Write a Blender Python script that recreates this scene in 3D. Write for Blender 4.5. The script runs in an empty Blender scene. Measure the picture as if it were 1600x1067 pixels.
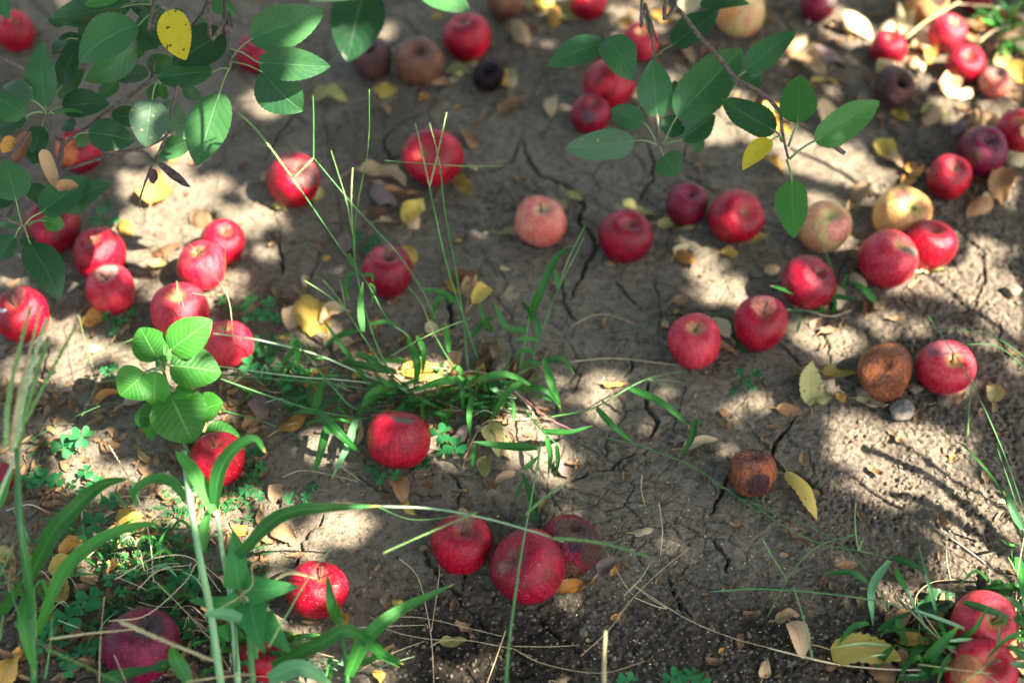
import bpy, math, random
import numpy as np
from mathutils import Vector, Matrix

random.seed(11)
RNG = np.random.default_rng(11)
SC = bpy.context.scene
COL = SC.collection
# ------------------------------------------------------------------ camera
FPX = 1600 * 50.0 / 36.0
CAM_H = 1.43
PITCH = math.radians(47.0)
cam_d = bpy.data.cameras.new("camera")
cam = bpy.data.objects.new("camera", cam_d)
COL.objects.link(cam)
cam.location = (0, 0, CAM_H)
cam.rotation_euler = (math.radians(90) - PITCH, 0, 0)
cam_d.lens = 50.0
cam_d.sensor_width = 36.0
cam_d.clip_start = 0.05
cam_d.clip_end = 400.0
cam_d.dof.use_dof = True
cam_d.dof.focus_distance = 1.70
cam_d.dof.aperture_fstop = 2.1
cam_d.dof.aperture_blades = 9
SC.camera = cam
# ------------------------------------------------------------------ light
SUN_EL = math.radians(49.0)
SH = Vector((-0.92, 0.39)).normalized()          # direction in which shadows fall
W = bpy.data.worlds.new("World")
SC.world = W
W.use_nodes = True
wn = W.node_tree.nodes
sky = wn.new("ShaderNodeTexSky")
sky.sky_type = 'NISHITA'
sky.sun_disc = False
sky.dust_density = 2.5
sky.ozone_density = 0.6
sky.sun_elevation = SUN_EL
sky.sun_rotation = math.atan2(-SH.x, -SH.y)
W.node_tree.links.new(sky.outputs[0], wn["Background"].inputs[0])
wn["Background"].inputs[1].default_value = 0.105
sun_d = bpy.data.lights.new("sun", 'SUN')
sun_d.energy = 5.0
sun_d.angle = math.radians(0.5)
sun_d.color = (1.0, 0.93, 0.79)
sun = bpy.data.objects.new("sun", sun_d)
COL.objects.link(sun)
sdir = Vector((SH.x * math.cos(SUN_EL), SH.y * math.cos(SUN_EL), -math.sin(SUN_EL)))
sun.rotation_euler = sdir.to_track_quat('-Z', 'Y').to_euler()
sun.location = (3, -1, 4)
SC.view_settings.view_transform = 'Standard'
SC.view_settings.look = 'None'
SC.view_settings.exposure = 2.98
SC.view_settings.gamma = 1.0
SC.render.engine = 'CYCLES'
SC.cycles.use_denoising = True
SC.cycles.max_bounces = 6
SC.cycles.transparent_max_bounces = 6
SC.cycles.sample_clamp_indirect = 4.0

# ------------------------------------------------------------------ picture -> place
CR = Vector((1, 0, 0))
CU = Vector((0, math.sin(PITCH), math.cos(PITCH)))
CF = Vector((0, math.cos(PITCH), -math.sin(PITCH)))
C0 = Vector((0, 0, CAM_H))


def ray(px, py):
    return CF + CR * ((px - 800) / FPX) + CU * ((533.5 - py) / FPX)


def G(px, py, z=0.0):
    d = ray(px, py)
    t = (z - CAM_H) / d.z
    return C0 + d * t


def D(px, py, depth):
    return C0 + ray(px, py) * depth


def depth_at(px, py, z=0.0):
    return (z - CAM_H) / ray(px, py).z


def to_px(P):
    """numpy (N,3) -> pixel coordinates"""
    q = P - np.array([0, 0, CAM_H])
    u = q @ np.array(CR)
    v = q @ np.array(CU)
    w = q @ np.array(CF)
    return 800 + FPX * u / w, 533.5 - FPX * v / w


# ------------------------------------------------------------------ object helpers
GROUPS = {}


def link(o, parent=None):
    COL.objects.link(o)
    if parent is not None:
        o.parent = parent
    return o


def tag(o, label=None, cat=None, group=None, kind=None):
    if label: o["label"] = label
    if cat: o["category"] = cat
    if group: o["group"] = group
    if kind: o["kind"] = kind
    return o


def empty(name, loc):
    o = bpy.data.objects.new(name, None)
    o.empty_display_size = 0.02
    o.location = loc
    return link(o)


def mesh_obj(name, V, F, mat, parent=None, uv=None, smooth=True, origin=None, bases=None):
    """V in world coordinates; origin = where the object's origin sits."""
    me = bpy.data.meshes.new(name)
    base = Vector((0, 0, 0))
    if parent is not None:
        base = parent.location.copy()
        if parent.parent is not None:
            base = base + parent.parent.location
    o_loc = Vector(origin) if origin is not None else base
    off = np.array(o_loc)
    V = np.asarray(V, dtype=float) - off
    me.from_pydata([tuple(v) for v in V], [], F)
    if uv is not None:
        ul = me.uv_layers.new(name="UVMap")
        li = np.zeros(len(me.loops), dtype=np.int32)
        me.loops.foreach_get("vertex_index", li)
        ul.data.foreach_set("uv", np.asarray(uv, dtype=np.float32)[li].ravel())
    if smooth:
        me.polygons.foreach_set("use_smooth", [True] * len(me.polygons))
    if mat is not None:
        me.materials.append(mat)
    o = bpy.data.objects.new(name, me)
    o.location = o_loc - base if parent is not None else o_loc
    return link(o, parent)


def big_mesh(name, V, Q, mat, smooth=True):
    me = bpy.data.meshes.new(name)
    k = Q.shape[1]
    me.vertices.add(len(V))
    me.vertices.foreach_set("co", V.astype(np.float32).ravel())
    me.loops.add(Q.size)
    me.loops.foreach_set("vertex_index", Q.astype(np.int32).ravel())
    me.polygons.add(len(Q))
    me.polygons.foreach_set("loop_start", np.arange(0, Q.size, k, dtype=np.int32))
    me.polygons.foreach_set("loop_total", np.full(len(Q), k, dtype=np.int32))
    me.polygons.foreach_set("use_smooth", np.full(len(Q), smooth, dtype=bool))
    me.update(calc_edges=True)
    me.materials.append(mat)
    o = bpy.data.objects.new(name, me)
    return link(o)


def catmull(P, n):
    P = [Vector(p) for p in P]
    if len(P) == 2:
        return [P[0].lerp(P[1], i / n) for i in range(n + 1)]
    Q = [P[0] * 2 - P[1]] + P + [P[-1] * 2 - P[-2]]
    out = []
    seg = len(P) - 1
    for i in range(n + 1):
        s = i / n * seg
        k = min(int(s), seg - 1)
        t = s - k
        a, b, c, d = Q[k], Q[k + 1], Q[k + 2], Q[k + 3]
        out.append(0.5 * ((2 * b) + (c - a) * t + (2 * a - 5 * b + 4 * c - d) * t * t + (3 * b - a - 3 * c + d) * t ** 3))
    return out


def tube(P, R, seg=6, n=None, bump=0.0):
    """swept tube; P control points, R radii list (interpolated). returns V,F"""
    n = n or max(4, 3 * (len(P) - 1))
    C = catmull(P, n)
    V, F = [], []
    up = Vector((0.13, 0.31, 0.94))
    for i, c in enumerate(C):
        t = (C[min(i + 1, n)] - C[max(i - 1, 0)]).normalized()
        a = t.cross(up)
        if a.length < 1e-4: a = t.cross(Vector((1, 0, 0)))
        a.normalize()
        b = t.cross(a)
        s = i / n * (len(R) - 1)
        k = min(int(s), len(R) - 2) if len(R) > 1 else 0
        r = R[k] + (R[min(k + 1, len(R) - 1)] - R[k]) * (s - k)
        for j in range(seg):
            an = 2 * math.pi * j / seg
            rr = r * (1 + bump * random.uniform(-1, 1))
            V.append(c + a * (math.cos(an) * rr) + b * (math.sin(an) * rr))
    for i in range(n):
        for j in range(seg):
            F.append((i * seg + j, i * seg + (j + 1) % seg, (i + 1) * seg + (j + 1) % seg, (i + 1) * seg + j))
    F.append(tuple(range(seg - 1, -1, -1)))
    F.append(tuple(n * seg + j for j in range(seg)))
    return V, F


def join(parts):
    V, F = [], []
    for v, f in parts:
        o = len(V)
        V += list(v)
        F += [tuple(i + o for i in q) for q in f]
    return V, F


# ------------------------------------------------------------------ numpy noise
def _hash(ix, iy, s):
    h = (ix.astype(np.int64) * 374761393 + iy.astype(np.int64) * 668265263 + s * 974711) & 0xffffffff
    h = ((h ^ (h >> 13)) * 1274126177) & 0xffffffff
    h = ((h ^ (h >> 16)) * 2246822519) & 0xffffffff
    return ((h ^ (h >> 15)) & 0xffffff) / float(0xffffff)


def vnoise(x, y, s=0):
    ix, iy = np.floor(x), np.floor(y)
    fx, fy = x - ix, y - iy
    fx = fx * fx * fx * (fx * (fx * 6 - 15) + 10)
    fy = fy * fy * fy * (fy * (fy * 6 - 15) + 10)
    a, b = _hash(ix, iy, s), _hash(ix + 1, iy, s)
    c, d = _hash(ix, iy + 1, s), _hash(ix + 1, iy + 1, s)
    return (a + (b - a) * fx) * (1 - fy) + (c + (d - c) * fx) * fy


def fbm(x, y, o=4, s=0, g=0.5):
    r, a, t = 0, 1.0, 0
    for i in range(o):
        r = r + a * (vnoise(x, y, s + i * 17) - 0.5)
        t += a
        x, y, a = x * 2.03 + 11.3, y * 2.03 + 7.7, a * g
    return r / t


def worley(x, y, s=0):
    ix, iy = np.floor(x), np.floor(y)
    f1 = np.full(x.shape, 9.0)
    f2 = np.full(x.shape, 9.0)
    for dx in (-1, 0, 1):
        for dy in (-1, 0, 1):
            cx, cy = ix + dx, iy + dy
            px = cx + 0.1 + 0.8 * _hash(cx, cy, s)
            py = cy + 0.1 + 0.8 * _hash(cx, cy, s + 91)
            d = np.hypot(px - x, py - y)
            f2 = np.where(d < f1, f1, np.minimum(f2, d))
            f1 = np.minimum(f1, d)
    return f1, f2


def sstep(a, b, x):
    t = np.clip((x - a) / (b - a), 0, 1)
    return t * t * (3 - 2 * t)


# ------------------------------------------------------------------ material helpers
class NT:
    def __init__(self, name):
        self.m = bpy.data.materials.new(name)
        self.m.use_nodes = True
        self.t = self.m.node_tree
        self.n = self.t.nodes
        self.bsdf = self.n["Principled BSDF"]
        self.out = self.n["Material Output"]

    def new(self, typ, **kw):
        nd = self.n.new(typ)
        for k, v in kw.items(): setattr(nd, k, v)
        return nd

    def L(self, a, b): self.t.links.new(a, b)

    def val(self, x, sock):
        if hasattr(x, "links"): self.L(x, sock)
        else: sock.default_value = x

    def math(self, op, a, b=0.0, c=None, clamp=False):
        nd = self.new("ShaderNodeMath", operation=op, use_clamp=clamp)
        self.val(a, nd.inputs[0]); self.val(b, nd.inputs[1])
        if c is not None: self.val(c, nd.inputs[2])
        return nd.outputs[0]

    def mix(self, f, a, b, mode='MIX'):
        nd = self.new("ShaderNodeMix", data_type='RGBA', blend_type=mode)
        self.val(f, nd.inputs[0])
        self.val(a if hasattr(a, "links") else (*a, 1), nd.inputs[6])
        self.val(b if hasattr(b, "links") else (*b, 1), nd.inputs[7])
        return nd.outputs[2]

    def noise(self, vec, scale, detail=3, rough=0.55, dist=0.0):
        nd = self.new("ShaderNodeTexNoise")
        nd.inputs["Scale"].default_value = scale
        nd.inputs["Detail"].default_value = detail
        nd.inputs["Roughness"].default_value = rough
        nd.inputs["Distortion"].default_value = dist
        if vec is not None: self.L(vec, nd.inputs["Vector"])
        return nd.outputs[0]

    def ramp(self, x, a, b, lo=0.0, hi=1.0):
        nd = self.new("ShaderNodeMapRange", interpolation_type='SMOOTHSTEP')
        self.val(x, nd.inputs[0])
        nd.inputs[1].default_value = a; nd.inputs[2].default_value = b
        nd.inputs[3].default_value = lo; nd.inputs[4].default_value = hi
        return nd.outputs[0]

    def bump(self, h, strength, dist, normal=None):
        nd = self.new("ShaderNodeBump")
        nd.inputs["Strength"].default_value = strength
        nd.inputs["Distance"].default_value = dist
        self.L(h, nd.inputs["Height"])
        if normal is not None: self.L(normal, nd.inputs["Normal"])
        return nd.outputs[0]

    def obj_vec(self):
        return self.new("ShaderNodeTexCoord").outputs["Object"]

    def pos(self):
        return self.new("ShaderNodeNewGeometry").outputs["Position"]

    def rnd(self):
        return self.new("ShaderNodeObjectInfo").outputs["Random"]


# ------------------------------------------------------------------ the ground
def axis(fine_a, fine_b, step, far_a, far_b):
    core = np.arange(fine_a, fine_b + step / 2, step)
    def grow(x0, x1, sgn):
        out, s, x = [], step * 1.6, x0
        while (x1 - x) * sgn > 0:
            x = x + s * sgn
            out.append(x)
            s *= 1.35
        return out
    return np.array(grow(core[0], far_a, -1)[::-1] + list(core) + grow(core[-1], far_b, 1))


AX = axis(-0.98, 0.98, 0.0016, -60, 60)
AY = axis(0.74, 2.30, 0.0016, -60, 90)
XX, YY = np.meshgrid(AX, AY)


CRACKS = [
    ("815,215 825,250 850,277 880,288 903,300 912,325 905,345 925,365 930,385 915,420 890,470", 3.4),
    ("1010,225 1022,250 1019,280 1002,300 996,317", 2.2),
    ("680,162 656,179 622,192 599,216 605,236 616,256", 2.6),
    ("470,165 455,182 427,219 415,250", 2.2),
    ("425,365 432,380 440,405 440,431", 2.4),
    ("700,462 703,490 706,520", 3.6),
    ("879,440 881,471 890,490 902,506", 2.0),
    ("962,440 985,468 1002,487", 1.8),
    ("985,552 987,578 978,590", 1.8),
    ("1012,598 1008,630 1029,660 1016,684 1000,690", 3.0),
    ("1215,535 1232,552 1250,570 1290,573 1320,575", 2.4),
    ("1245,650 1235,668 1210,688 1205,712 1215,728 1238,740 1260,752", 2.6),
    ("1137,712 1141,740 1130,769 1110,805", 2.2),
    ("1020,706 995,712 972,717 958,733 927,734 893,752 870,770", 2.0),
    ("1106,838 1120,851 1135,872 1135,895", 2.2),
    ("1045,900 1055,927 1065,950 1080,965", 1.8),
    ("840,960 862,989 885,1005 910,1022", 2.0),
    ("664,845 667,875 680,882 692,910 718,925 722,945", 3.2),
    ("722,945 745,960 760,985 790,1000", 1.8),
    ("470,850 469,868 463,890 450,900", 2.6),
    ("505,805 498,822 483,834 470,850", 2.4),
    ("76,545 70,570 66,590 67,632 55,650", 3.2),
    ("1480,345 1500,362 1534,390 1541,431 1528,460 1520,490", 2.4),
    ("1564,500 1562,530 1575,560", 1.8),
    ("1365,176 1380,195 1402,209 1399,238 1405,260", 2.4),
    ("1240,735 1262,752 1285,768 1312,770", 2.2),
    ("735,830 745,870 725,900 720,925", 1.6),
    ("700,735 720,760 715,790", 1.6),
    ("1070,270 1100,285 1118,300", 1.6),
    ("560,740 590,765 640,770 690,775", 1.7),
    ("880,560 905,585 895,615", 1.4),
    ("760,270 800,250 815,215", 1.5),
]


def build_ground():
    x, y = XX, YY
    near = ((x > -1.3) & (x < 1.3) & (y > 0.4) & (y < 2.8))
    z = np.zeros_like(x)
    z += 0.018 * fbm(x * 2.2, y * 2.2, 3, 3)
    z += 0.0085 * fbm(x * 9, y * 9, 3, 5)
    pxx, pyy = to_px(np.stack([x, y, np.zeros_like(x)], -1).reshape(-1, 3))
    pxx = pxx.reshape(x.shape); pyy = pyy.reshape(x.shape)
    pxx[~near] = 5000; pyy[~near] = 5000
    # loose crumbly soil: front right, the far right bank, and patches
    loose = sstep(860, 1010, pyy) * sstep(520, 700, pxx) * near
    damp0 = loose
    right = sstep(1240, 1420, pxx + 0.2 * (pyy - 500)) * near
    patch = sstep(0.05, 0.22, fbm(x * 5 + 3, y * 5, 3, 41))
    loose = np.clip(np.maximum(np.maximum(loose, 0.75 * right), 0.6 * patch), 0, 1)
    soil_damp_shade = np.clip(np.maximum(damp0, sstep(840, 960, pyy) * sstep(470, 330, pxx) * near) * (0.75 + 0.9 * fbm(x * 8, y * 8, 3, 83)), 0, 1)  # moist front soil, plus shade painted into the lower left soil colour
    DAMP_SHADE[:] = soil_damp_shade
    # fine relief
    z += (0.0034 + 0.004 * loose) * fbm(x * 45, y * 45, 3, 7)
    z += (0.0020 + 0.0030 * loose) * fbm(x * 120, y * 120, 2, 9)
    f1, f2 = worley(x * 95 + 0.8 * fbm(x * 60, y * 60, 2, 13), y * 95, 21)
    z += 0.0028 * loose * sstep(0.6, 0.1, f1)                       # crumbs
    f1b, _ = worley(x * 105, y * 105, 29)
    z -= 0.0042 * np.maximum(right, .5 * loose) * sstep(0.30, 0.14, f1b) * sstep(.40, .60, vnoise(x * 30, y * 30, 33))   # little pits
    # crack network of the dried crust
    wx = x + 0.022 * fbm(x * 14, y * 14, 3, 51) * 2
    wy = y + 0.022 * fbm(x * 14 + 9, y * 14, 3, 53) * 2
    crust = 1 - 0.75 * loose
    for sc, dep, wd, sd, th in ((6.5, 0.007, 0.0075, 61, 0.50), (14, 0.0050, 0.012, 67, 0.47), (33, 0.0028, 0.024, 71, 0.46)):
        a, b = worley(wx * sc, wy * sc, sd)
        e = b - a
        m = sstep(th, th + 0.12, vnoise(x * sc * 0.55, y * sc * 0.55, sd + 3))
        z -= dep * crust * m * np.clip(1 - e / (wd * 2.2), 0, 1)
    # the cracks one can see
    xs0, ys0 = x[0], y[:, 0]
    rr = random.Random(5)
    for s, w in CRACKS:
        pts = [tuple(map(float, q.split(","))) for q in s.split()]
        poly = []
        for (ax, ay), (bx, by) in zip(pts[:-1], pts[1:]):
            k = max(2, int(math.hypot(bx - ax, by - ay) / 7))
            for i in range(k):
                t = i / k
                poly.append((ax + (bx - ax) * t + rr.uniform(-2.6, 2.6), ay + (by - ay) * t + rr.uniform(-2.0, 2.0)))
        poly.append(pts[-1])
        Wd = [np.array(G(*p))[:2] for p in poly]
        n = len(Wd) - 1
        for i in range(n):
            a, b = Wd[i], Wd[i + 1]
            endf = min(1.0, 0.35 + 2.2 * min(i + 0.5, n - i - 0.5) / n)
            hw = w * 0.00078 * endf * rr.uniform(0.75, 1.35)
            dep = 0.004 + 0.0042 * w * endf
            mg = 0.012
            i0, i1 = np.searchsorted(xs0, min(a[0], b[0]) - mg), np.searchsorted(xs0, max(a[0], b[0]) + mg)
            j0, j1 = np.searchsorted(ys0, min(a[1], b[1]) - mg), np.searchsorted(ys0, max(a[1], b[1]) + mg)
            if i1 <= i0 or j1 <= j0: continue
            sx, sy = x[j0:j1, i0:i1], y[j0:j1, i0:i1]
            ab = b - a
            L2 = ab @ ab + 1e-12
            t = np.clip(((sx - a[0]) * ab[0] + (sy - a[1]) * ab[1]) / L2, 0, 1)
            d = np.hypot(sx - a[0] - t * ab[0], sy - a[1] - t * ab[1])
            cut = -dep * np.clip(1.25 - d / hw, 0, 1) ** 0.8
            CUT[j0:j1, i0:i1] = np.minimum(CUT[j0:j1, i0:i1], cut)
    base = z.copy()
    z = z + CUT
    far = np.clip((np.hypot(x, y - 1.5) - 6) / 30, 0, 1)
    z = z * (1 - far)
    return z, base * (1 - far), loose


CUT = np.zeros_like(XX)
DAMP_SHADE = np.zeros_like(XX)
ZZ, ZB, LOOSE = build_ground()


def gz(x, y):
    """ground height (without the cracks)"""
    i = min(max(int(np.searchsorted(AX, x)) - 1, 0), len(AX) - 2)
    j = min(max(int(np.searchsorted(AY, y)) - 1, 0), len(AY) - 2)
    u = min(max((x - AX[i]) / (AX[i + 1] - AX[i]), 0), 1)
    v = min(max((y - AY[j]) / (AY[j + 1] - AY[j]), 0), 1)
    return float((ZB[j, i] * (1 - u) + ZB[j, i + 1] * u) * (1 - v) + (ZB[j + 1, i] * (1 - u) + ZB[j + 1, i + 1] * u) * v)


def GG(px, py, h=0.0):
    """point at height h over the real ground that is seen at pixel px, py"""
    p = G(px, py, h)
    for _ in range(2):
        p = G(px, py, h + gz(p.x, p.y))
    return p


m = NT("dry_soil")
P = m.pos()
att = m.new("ShaderNodeAttribute", attribute_name="loose").outputs["Fac"]
n1 = m.noise(P, 3.5, 4)
n2 = m.noise(P, 22, 5, 0.65)
n3 = m.noise(P, 260, 4, 0.7)
n4 = m.noise(P, 900, 2)
c = m.mix(m.ramp(n1, 0.35, 0.65), (0.190, 0.153, 0.110), (0.258, 0.210, 0.155))
c = m.mix(m.ramp(n2, 0.38, 0.68), c, (0.285, 0.228, 0.164))
c = m.mix(m.math('MULTIPLY', att, 0.62), c, (0.110, 0.085, 0.061))
n5 = m.noise(P, 95, 5, 0.72)
damp_shade = m.new("ShaderNodeAttribute", attribute_name="damp_shade").outputs["Fac"]
c = m.mix(m.ramp(n5, 0.50, 0.72, 0, 0.75), c, (0.34, 0.275, 0.205))
c = m.mix(m.ramp(n5, 0.50, 0.33, 0, 0.75), c, (0.080, 0.063, 0.046))
c = m.mix(m.ramp(n3, 0.55, 0.75, 0, 0.5), c, (0.36, 0.295, 0.23))
c = m.mix(m.ramp(n3, 0.45, 0.28, 0, 0.7), c, (0.06, 0.045, 0.035))
dk = m.new("ShaderNodeHueSaturation"); m.L(c, dk.inputs["Color"]); m.L(m.math("SUBTRACT", 1.0, m.math("MULTIPLY", damp_shade, 0.82)), dk.inputs["Value"])
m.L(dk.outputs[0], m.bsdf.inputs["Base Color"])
m.bsdf.inputs["Roughness"].default_value = 0.95
m.bsdf.inputs["Specular IOR Level"].default_value = 0.15
b0 = m.bump(n5, 1.0, 0.012)
b1 = m.bump(n3, 1.0, 0.006, b0)
b2 = m.bump(n4, 0.5, 0.0016, b1)
m.L(b2, m.bsdf.inputs["Normal"])
M_SOIL = m.m
ny, nx = XX.shape
idx = np.arange(nx * ny).reshape(ny, nx)
Q = np.stack([idx[:-1, :-1], idx[:-1, 1:], idx[1:, 1:], idx[1:, :-1]], -1).reshape(-1, 4)
ground = big_mesh("ground", np.stack([XX, YY, ZZ], -1).reshape(-1, 3), Q, M_SOIL)
a = ground.data.attributes.new("loose", 'FLOAT', 'POINT')
a.data.foreach_set("value", LOOSE.astype(np.float32).ravel())
a = ground.data.attributes.new("damp_shade", 'FLOAT', 'POINT')
a.data.foreach_set("value", DAMP_SHADE.astype(np.float32).ravel())
tag(ground, "cracked dry grey brown soil under the fallen apples", "ground", kind="structure")

# ------------------------------------------------------------------ the apple tree overhead
# (its leaves leave gaps where the sun reaches the ground)
SUNNY = [  # cx, cy, rx, ry, turn (deg), openness
    (270, 240, 62, 34, -10, .95), (245, 300, 70, 34, 8, .95), (330, 300, 50, 32, 0, .9), (400, 330, 52, 36, -15, .9),
    (215, 360, 60, 38, 0, 1), (290, 375, 60, 40, 0, 1), (180, 425, 60, 40, 0, 1), (110, 420, 36, 34, 0, .9), (330, 430, 56, 36, 0, .95),
    (265, 460, 50, 26, 0, .9), (20, 425, 26, 26, 0, .8), (455, 290, 26, 26, 0, .9), (405, 385, 30, 28, 0, .7),
    (35, 500, 46, 36, 0, 1), (35, 590, 50, 34, 0, .85), (110, 575, 40, 40, 0, .75), (150, 560, 22, 26, 0, .7), (110, 520, 30, 22, 0, .7),
    (410, 165, 40, 24, 0, .6), (510, 150, 26, 16, 0, .5), (600, 40, 22, 30, 0, .4), (600, 262, 34, 16, 10, .4),
    (215, 535, 60, 46, 0, .9), (228, 612, 56, 46, 0, .95), (275, 655, 44, 30, 0, .9), (300, 570, 66, 52, 0, .85), (290, 650, 52, 44, 0, .85), (355, 545, 34, 34, 0, .8), (290, 490, 36, 30, 0, .7), (345, 675, 24, 22, 0, .7),
    (150, 715, 60, 30, 0, .9), (110, 690, 40, 24, 0, .8), (190, 745, 42, 28, 0, .9), (100, 750, 32, 20, 0, .7), (215, 800, 42, 24, 0, .8),
    (185, 855, 46, 24, 0, .95), (150, 880, 30, 18, 0, .7), (250, 895, 34, 16, -20, .7), (25, 720, 20, 40, 0, .6),
    (300, 770, 16, 70, -5, .7), (345, 830, 16, 60, 8, .7), (440, 960, 50, 46, 0, .75), (400, 900, 34, 40, 0, .6), (500, 925, 22, 34, 0, .9),
    (460, 1045, 50, 24, 0, .8), (400, 1020, 34, 30, 0, .7),
    (535, 815, 46, 24, 10, 1), (500, 835, 34, 20, 20, .9), (410, 850, 28, 32, 0, .9), (400, 885, 22, 28, 0, .7), (420, 800, 22, 18, 0, .6),
    (505, 700, 46, 26, 0, .75), (560, 690, 22, 20, 0, .6), (470, 560, 34, 26, 0, .65), (505, 500, 30, 20, 0, .5), (585, 590, 40, 20, 10, .75),
    (655, 590, 36, 22, 0, .75), (700, 600, 40, 16, 0, .6), (668, 690, 14, 20, 0, .9), (690, 680, 16, 20, 0, .7),
    (840, 690, 46, 30, 20, .9), (870, 735, 26, 20, 0, .9), (800, 700, 30, 26, 0, .7), (790, 640, 24, 22, 0, .6), (770, 620, 44, 22, 0, .6), (690, 765, 24, 20, 0, .45),
    (955, 628, 44, 46, 0, 1), (985, 660, 28, 34, 0, 1), (1030, 738, 17, 16, 0, .9), (940, 595, 28, 16, 0, .8),
    (870, 600, 16, 40, 20, .6), (1040, 630, 34, 14, -35, .6),
    (1075, 395, 20, 26, 0, .7), (1085, 425, 22, 14, 0, .8), (1140, 455, 30, 20, -20, .95), (1120, 470, 20, 12, 0, .6), (1030, 350, 20, 12, 0, .4),
    (1185, 640, 20, 30, 35, .9), (1170, 625, 14, 14, 0, .7), (1195, 490, 26, 24, 0, .6),
    (1010, 25, 60, 34, 0, .9), (1100, 130, 56, 40, 0, .95), (1070, 190, 50, 40, 0, .8), (1130, 190, 40, 40, 0, .9), (985, 70, 30, 26, 0, .7), (1060, 240, 30, 22, 0, .6),
    (1145, 30, 36, 24, 0, .7), (880, 10, 50, 18, 0, .7), (830, 60, 16, 20, 0, .4),
    (1200, 200, 44, 30, 20, .9), (1255, 240, 60, 36, 20, 1), (1330, 260, 66, 38, 15, 1), (1390, 290, 40, 26, 20, .9), (1285, 330, 40, 34, 0, .95),
    (1300, 365, 30, 26, 0, .9), (1370, 330, 24, 22, 0, .6),
    (1330, 45, 50, 32, 30, .9), (1390, 75, 50, 32, 30, 1), (1450, 110, 56, 34, 30, 1), (1505, 165, 50, 34, 30, 1), (1575, 205, 46, 34, 20, 1), (1440, 30, 40, 30, 0, .9),
    (1500, 60, 50, 40, 0, .95), (1550, 110, 40, 34, 0, .95), (1590, 150, 40, 34, 0, .9), (1290, 15, 40, 20, 0, .6), (1240, 80, 30, 20, 0, .5),
    (1550, 300, 36, 22, 20, .6), (1470, 290, 22, 22, 0, .7), (1585, 320, 24, 26, 0, .6),
    (1390, 410, 28, 30, 20, .9), (1455, 385, 32, 30, 0, .9), (1470, 425, 42, 28, 10, 1), (1520, 455, 56, 34, 15, 1), (1575, 490, 44, 40, 0, 1), (1540, 400, 44, 24, 10, .8), (1560, 430, 40, 30, 0, .9), (1420, 450, 34, 18, 10, .8),
    (1390, 505, 36, 22, 10, .9), (1305, 540, 32, 24, 10, .9), (1258, 520, 26, 20, 0, .7), (1470, 520, 34, 16, 20, .7), (1480, 585, 26, 22, 0, .85), (1590, 560, 24, 20, 0, .5),
    (1400, 570, 16, 16, 0, .4), (1410, 645, 26, 16, 0, .8), (1430, 685, 50, 22, 20, .9), (1360, 680, 44, 16, 20, .8), (1310, 655, 34, 14, 10, .6), (1260, 610, 20, 18, 0, .4), (1190, 720, 14, 12, 0, .4),
    (1340, 712, 44, 16, 28, .95), (1410, 745, 56, 15, 30, 1), (1480, 790, 52, 15, 33, 1), (1370, 775, 50, 14, 24, .9), (1430, 812, 36, 11, 28, .8),
    (1470, 728, 48, 15, 32, 1), (1540, 778, 44, 17, 35, 1), (1585, 822, 34, 18, 34, 1), (1520, 700, 34, 10, 20, .5),
    (1540, 870, 56, 28, 28, .95), (1500, 850, 36, 22, 28, .9), (1580, 900, 40, 30, 20, .9), (1480, 900, 30, 18, 20, .7), (1420, 935, 36, 18, 30, .85), (1390, 900, 26, 14, 20, .6),
    (1550, 985, 36, 30, 0, .7), (1575, 1040, 26, 34, 0, .9), (1440, 970, 20, 16, 0, .6), (1315, 870, 16, 10, 0, .4),
    (740, 1050, 50, 14, 0, .7), (690, 1045, 30, 14, 0, .6), (800, 1062, 40, 12, 0, .7), (590, 1060, 30, 12, 0, .5),
]
_S = np.array(SUNNY, dtype=float)
_ca, _sa = np.cos(np.radians(_S[:, 4])), np.sin(np.radians(_S[:, 4]))


def gap_hit(gx, gy, grow=1.0):
    """for ground points: strongest openness of a sunny gap there (0 = none)"""
    px, py = to_px(np.stack([gx, gy, np.zeros_like(gx)], -1))
    best = np.zeros_like(gx)
    for k in range(len(_S)):
        dx, dy = px - _S[k, 0], py - _S[k, 1]
        u = (dx * _ca[k] + dy * _sa[k]) / (_S[k, 2] * grow)
        v = (-dx * _sa[k] + dy * _ca[k]) / (_S[k, 3] * grow)
        best = np.where(u * u + v * v < 1, np.maximum(best, _S[k, 5]), best)
    return best


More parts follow.
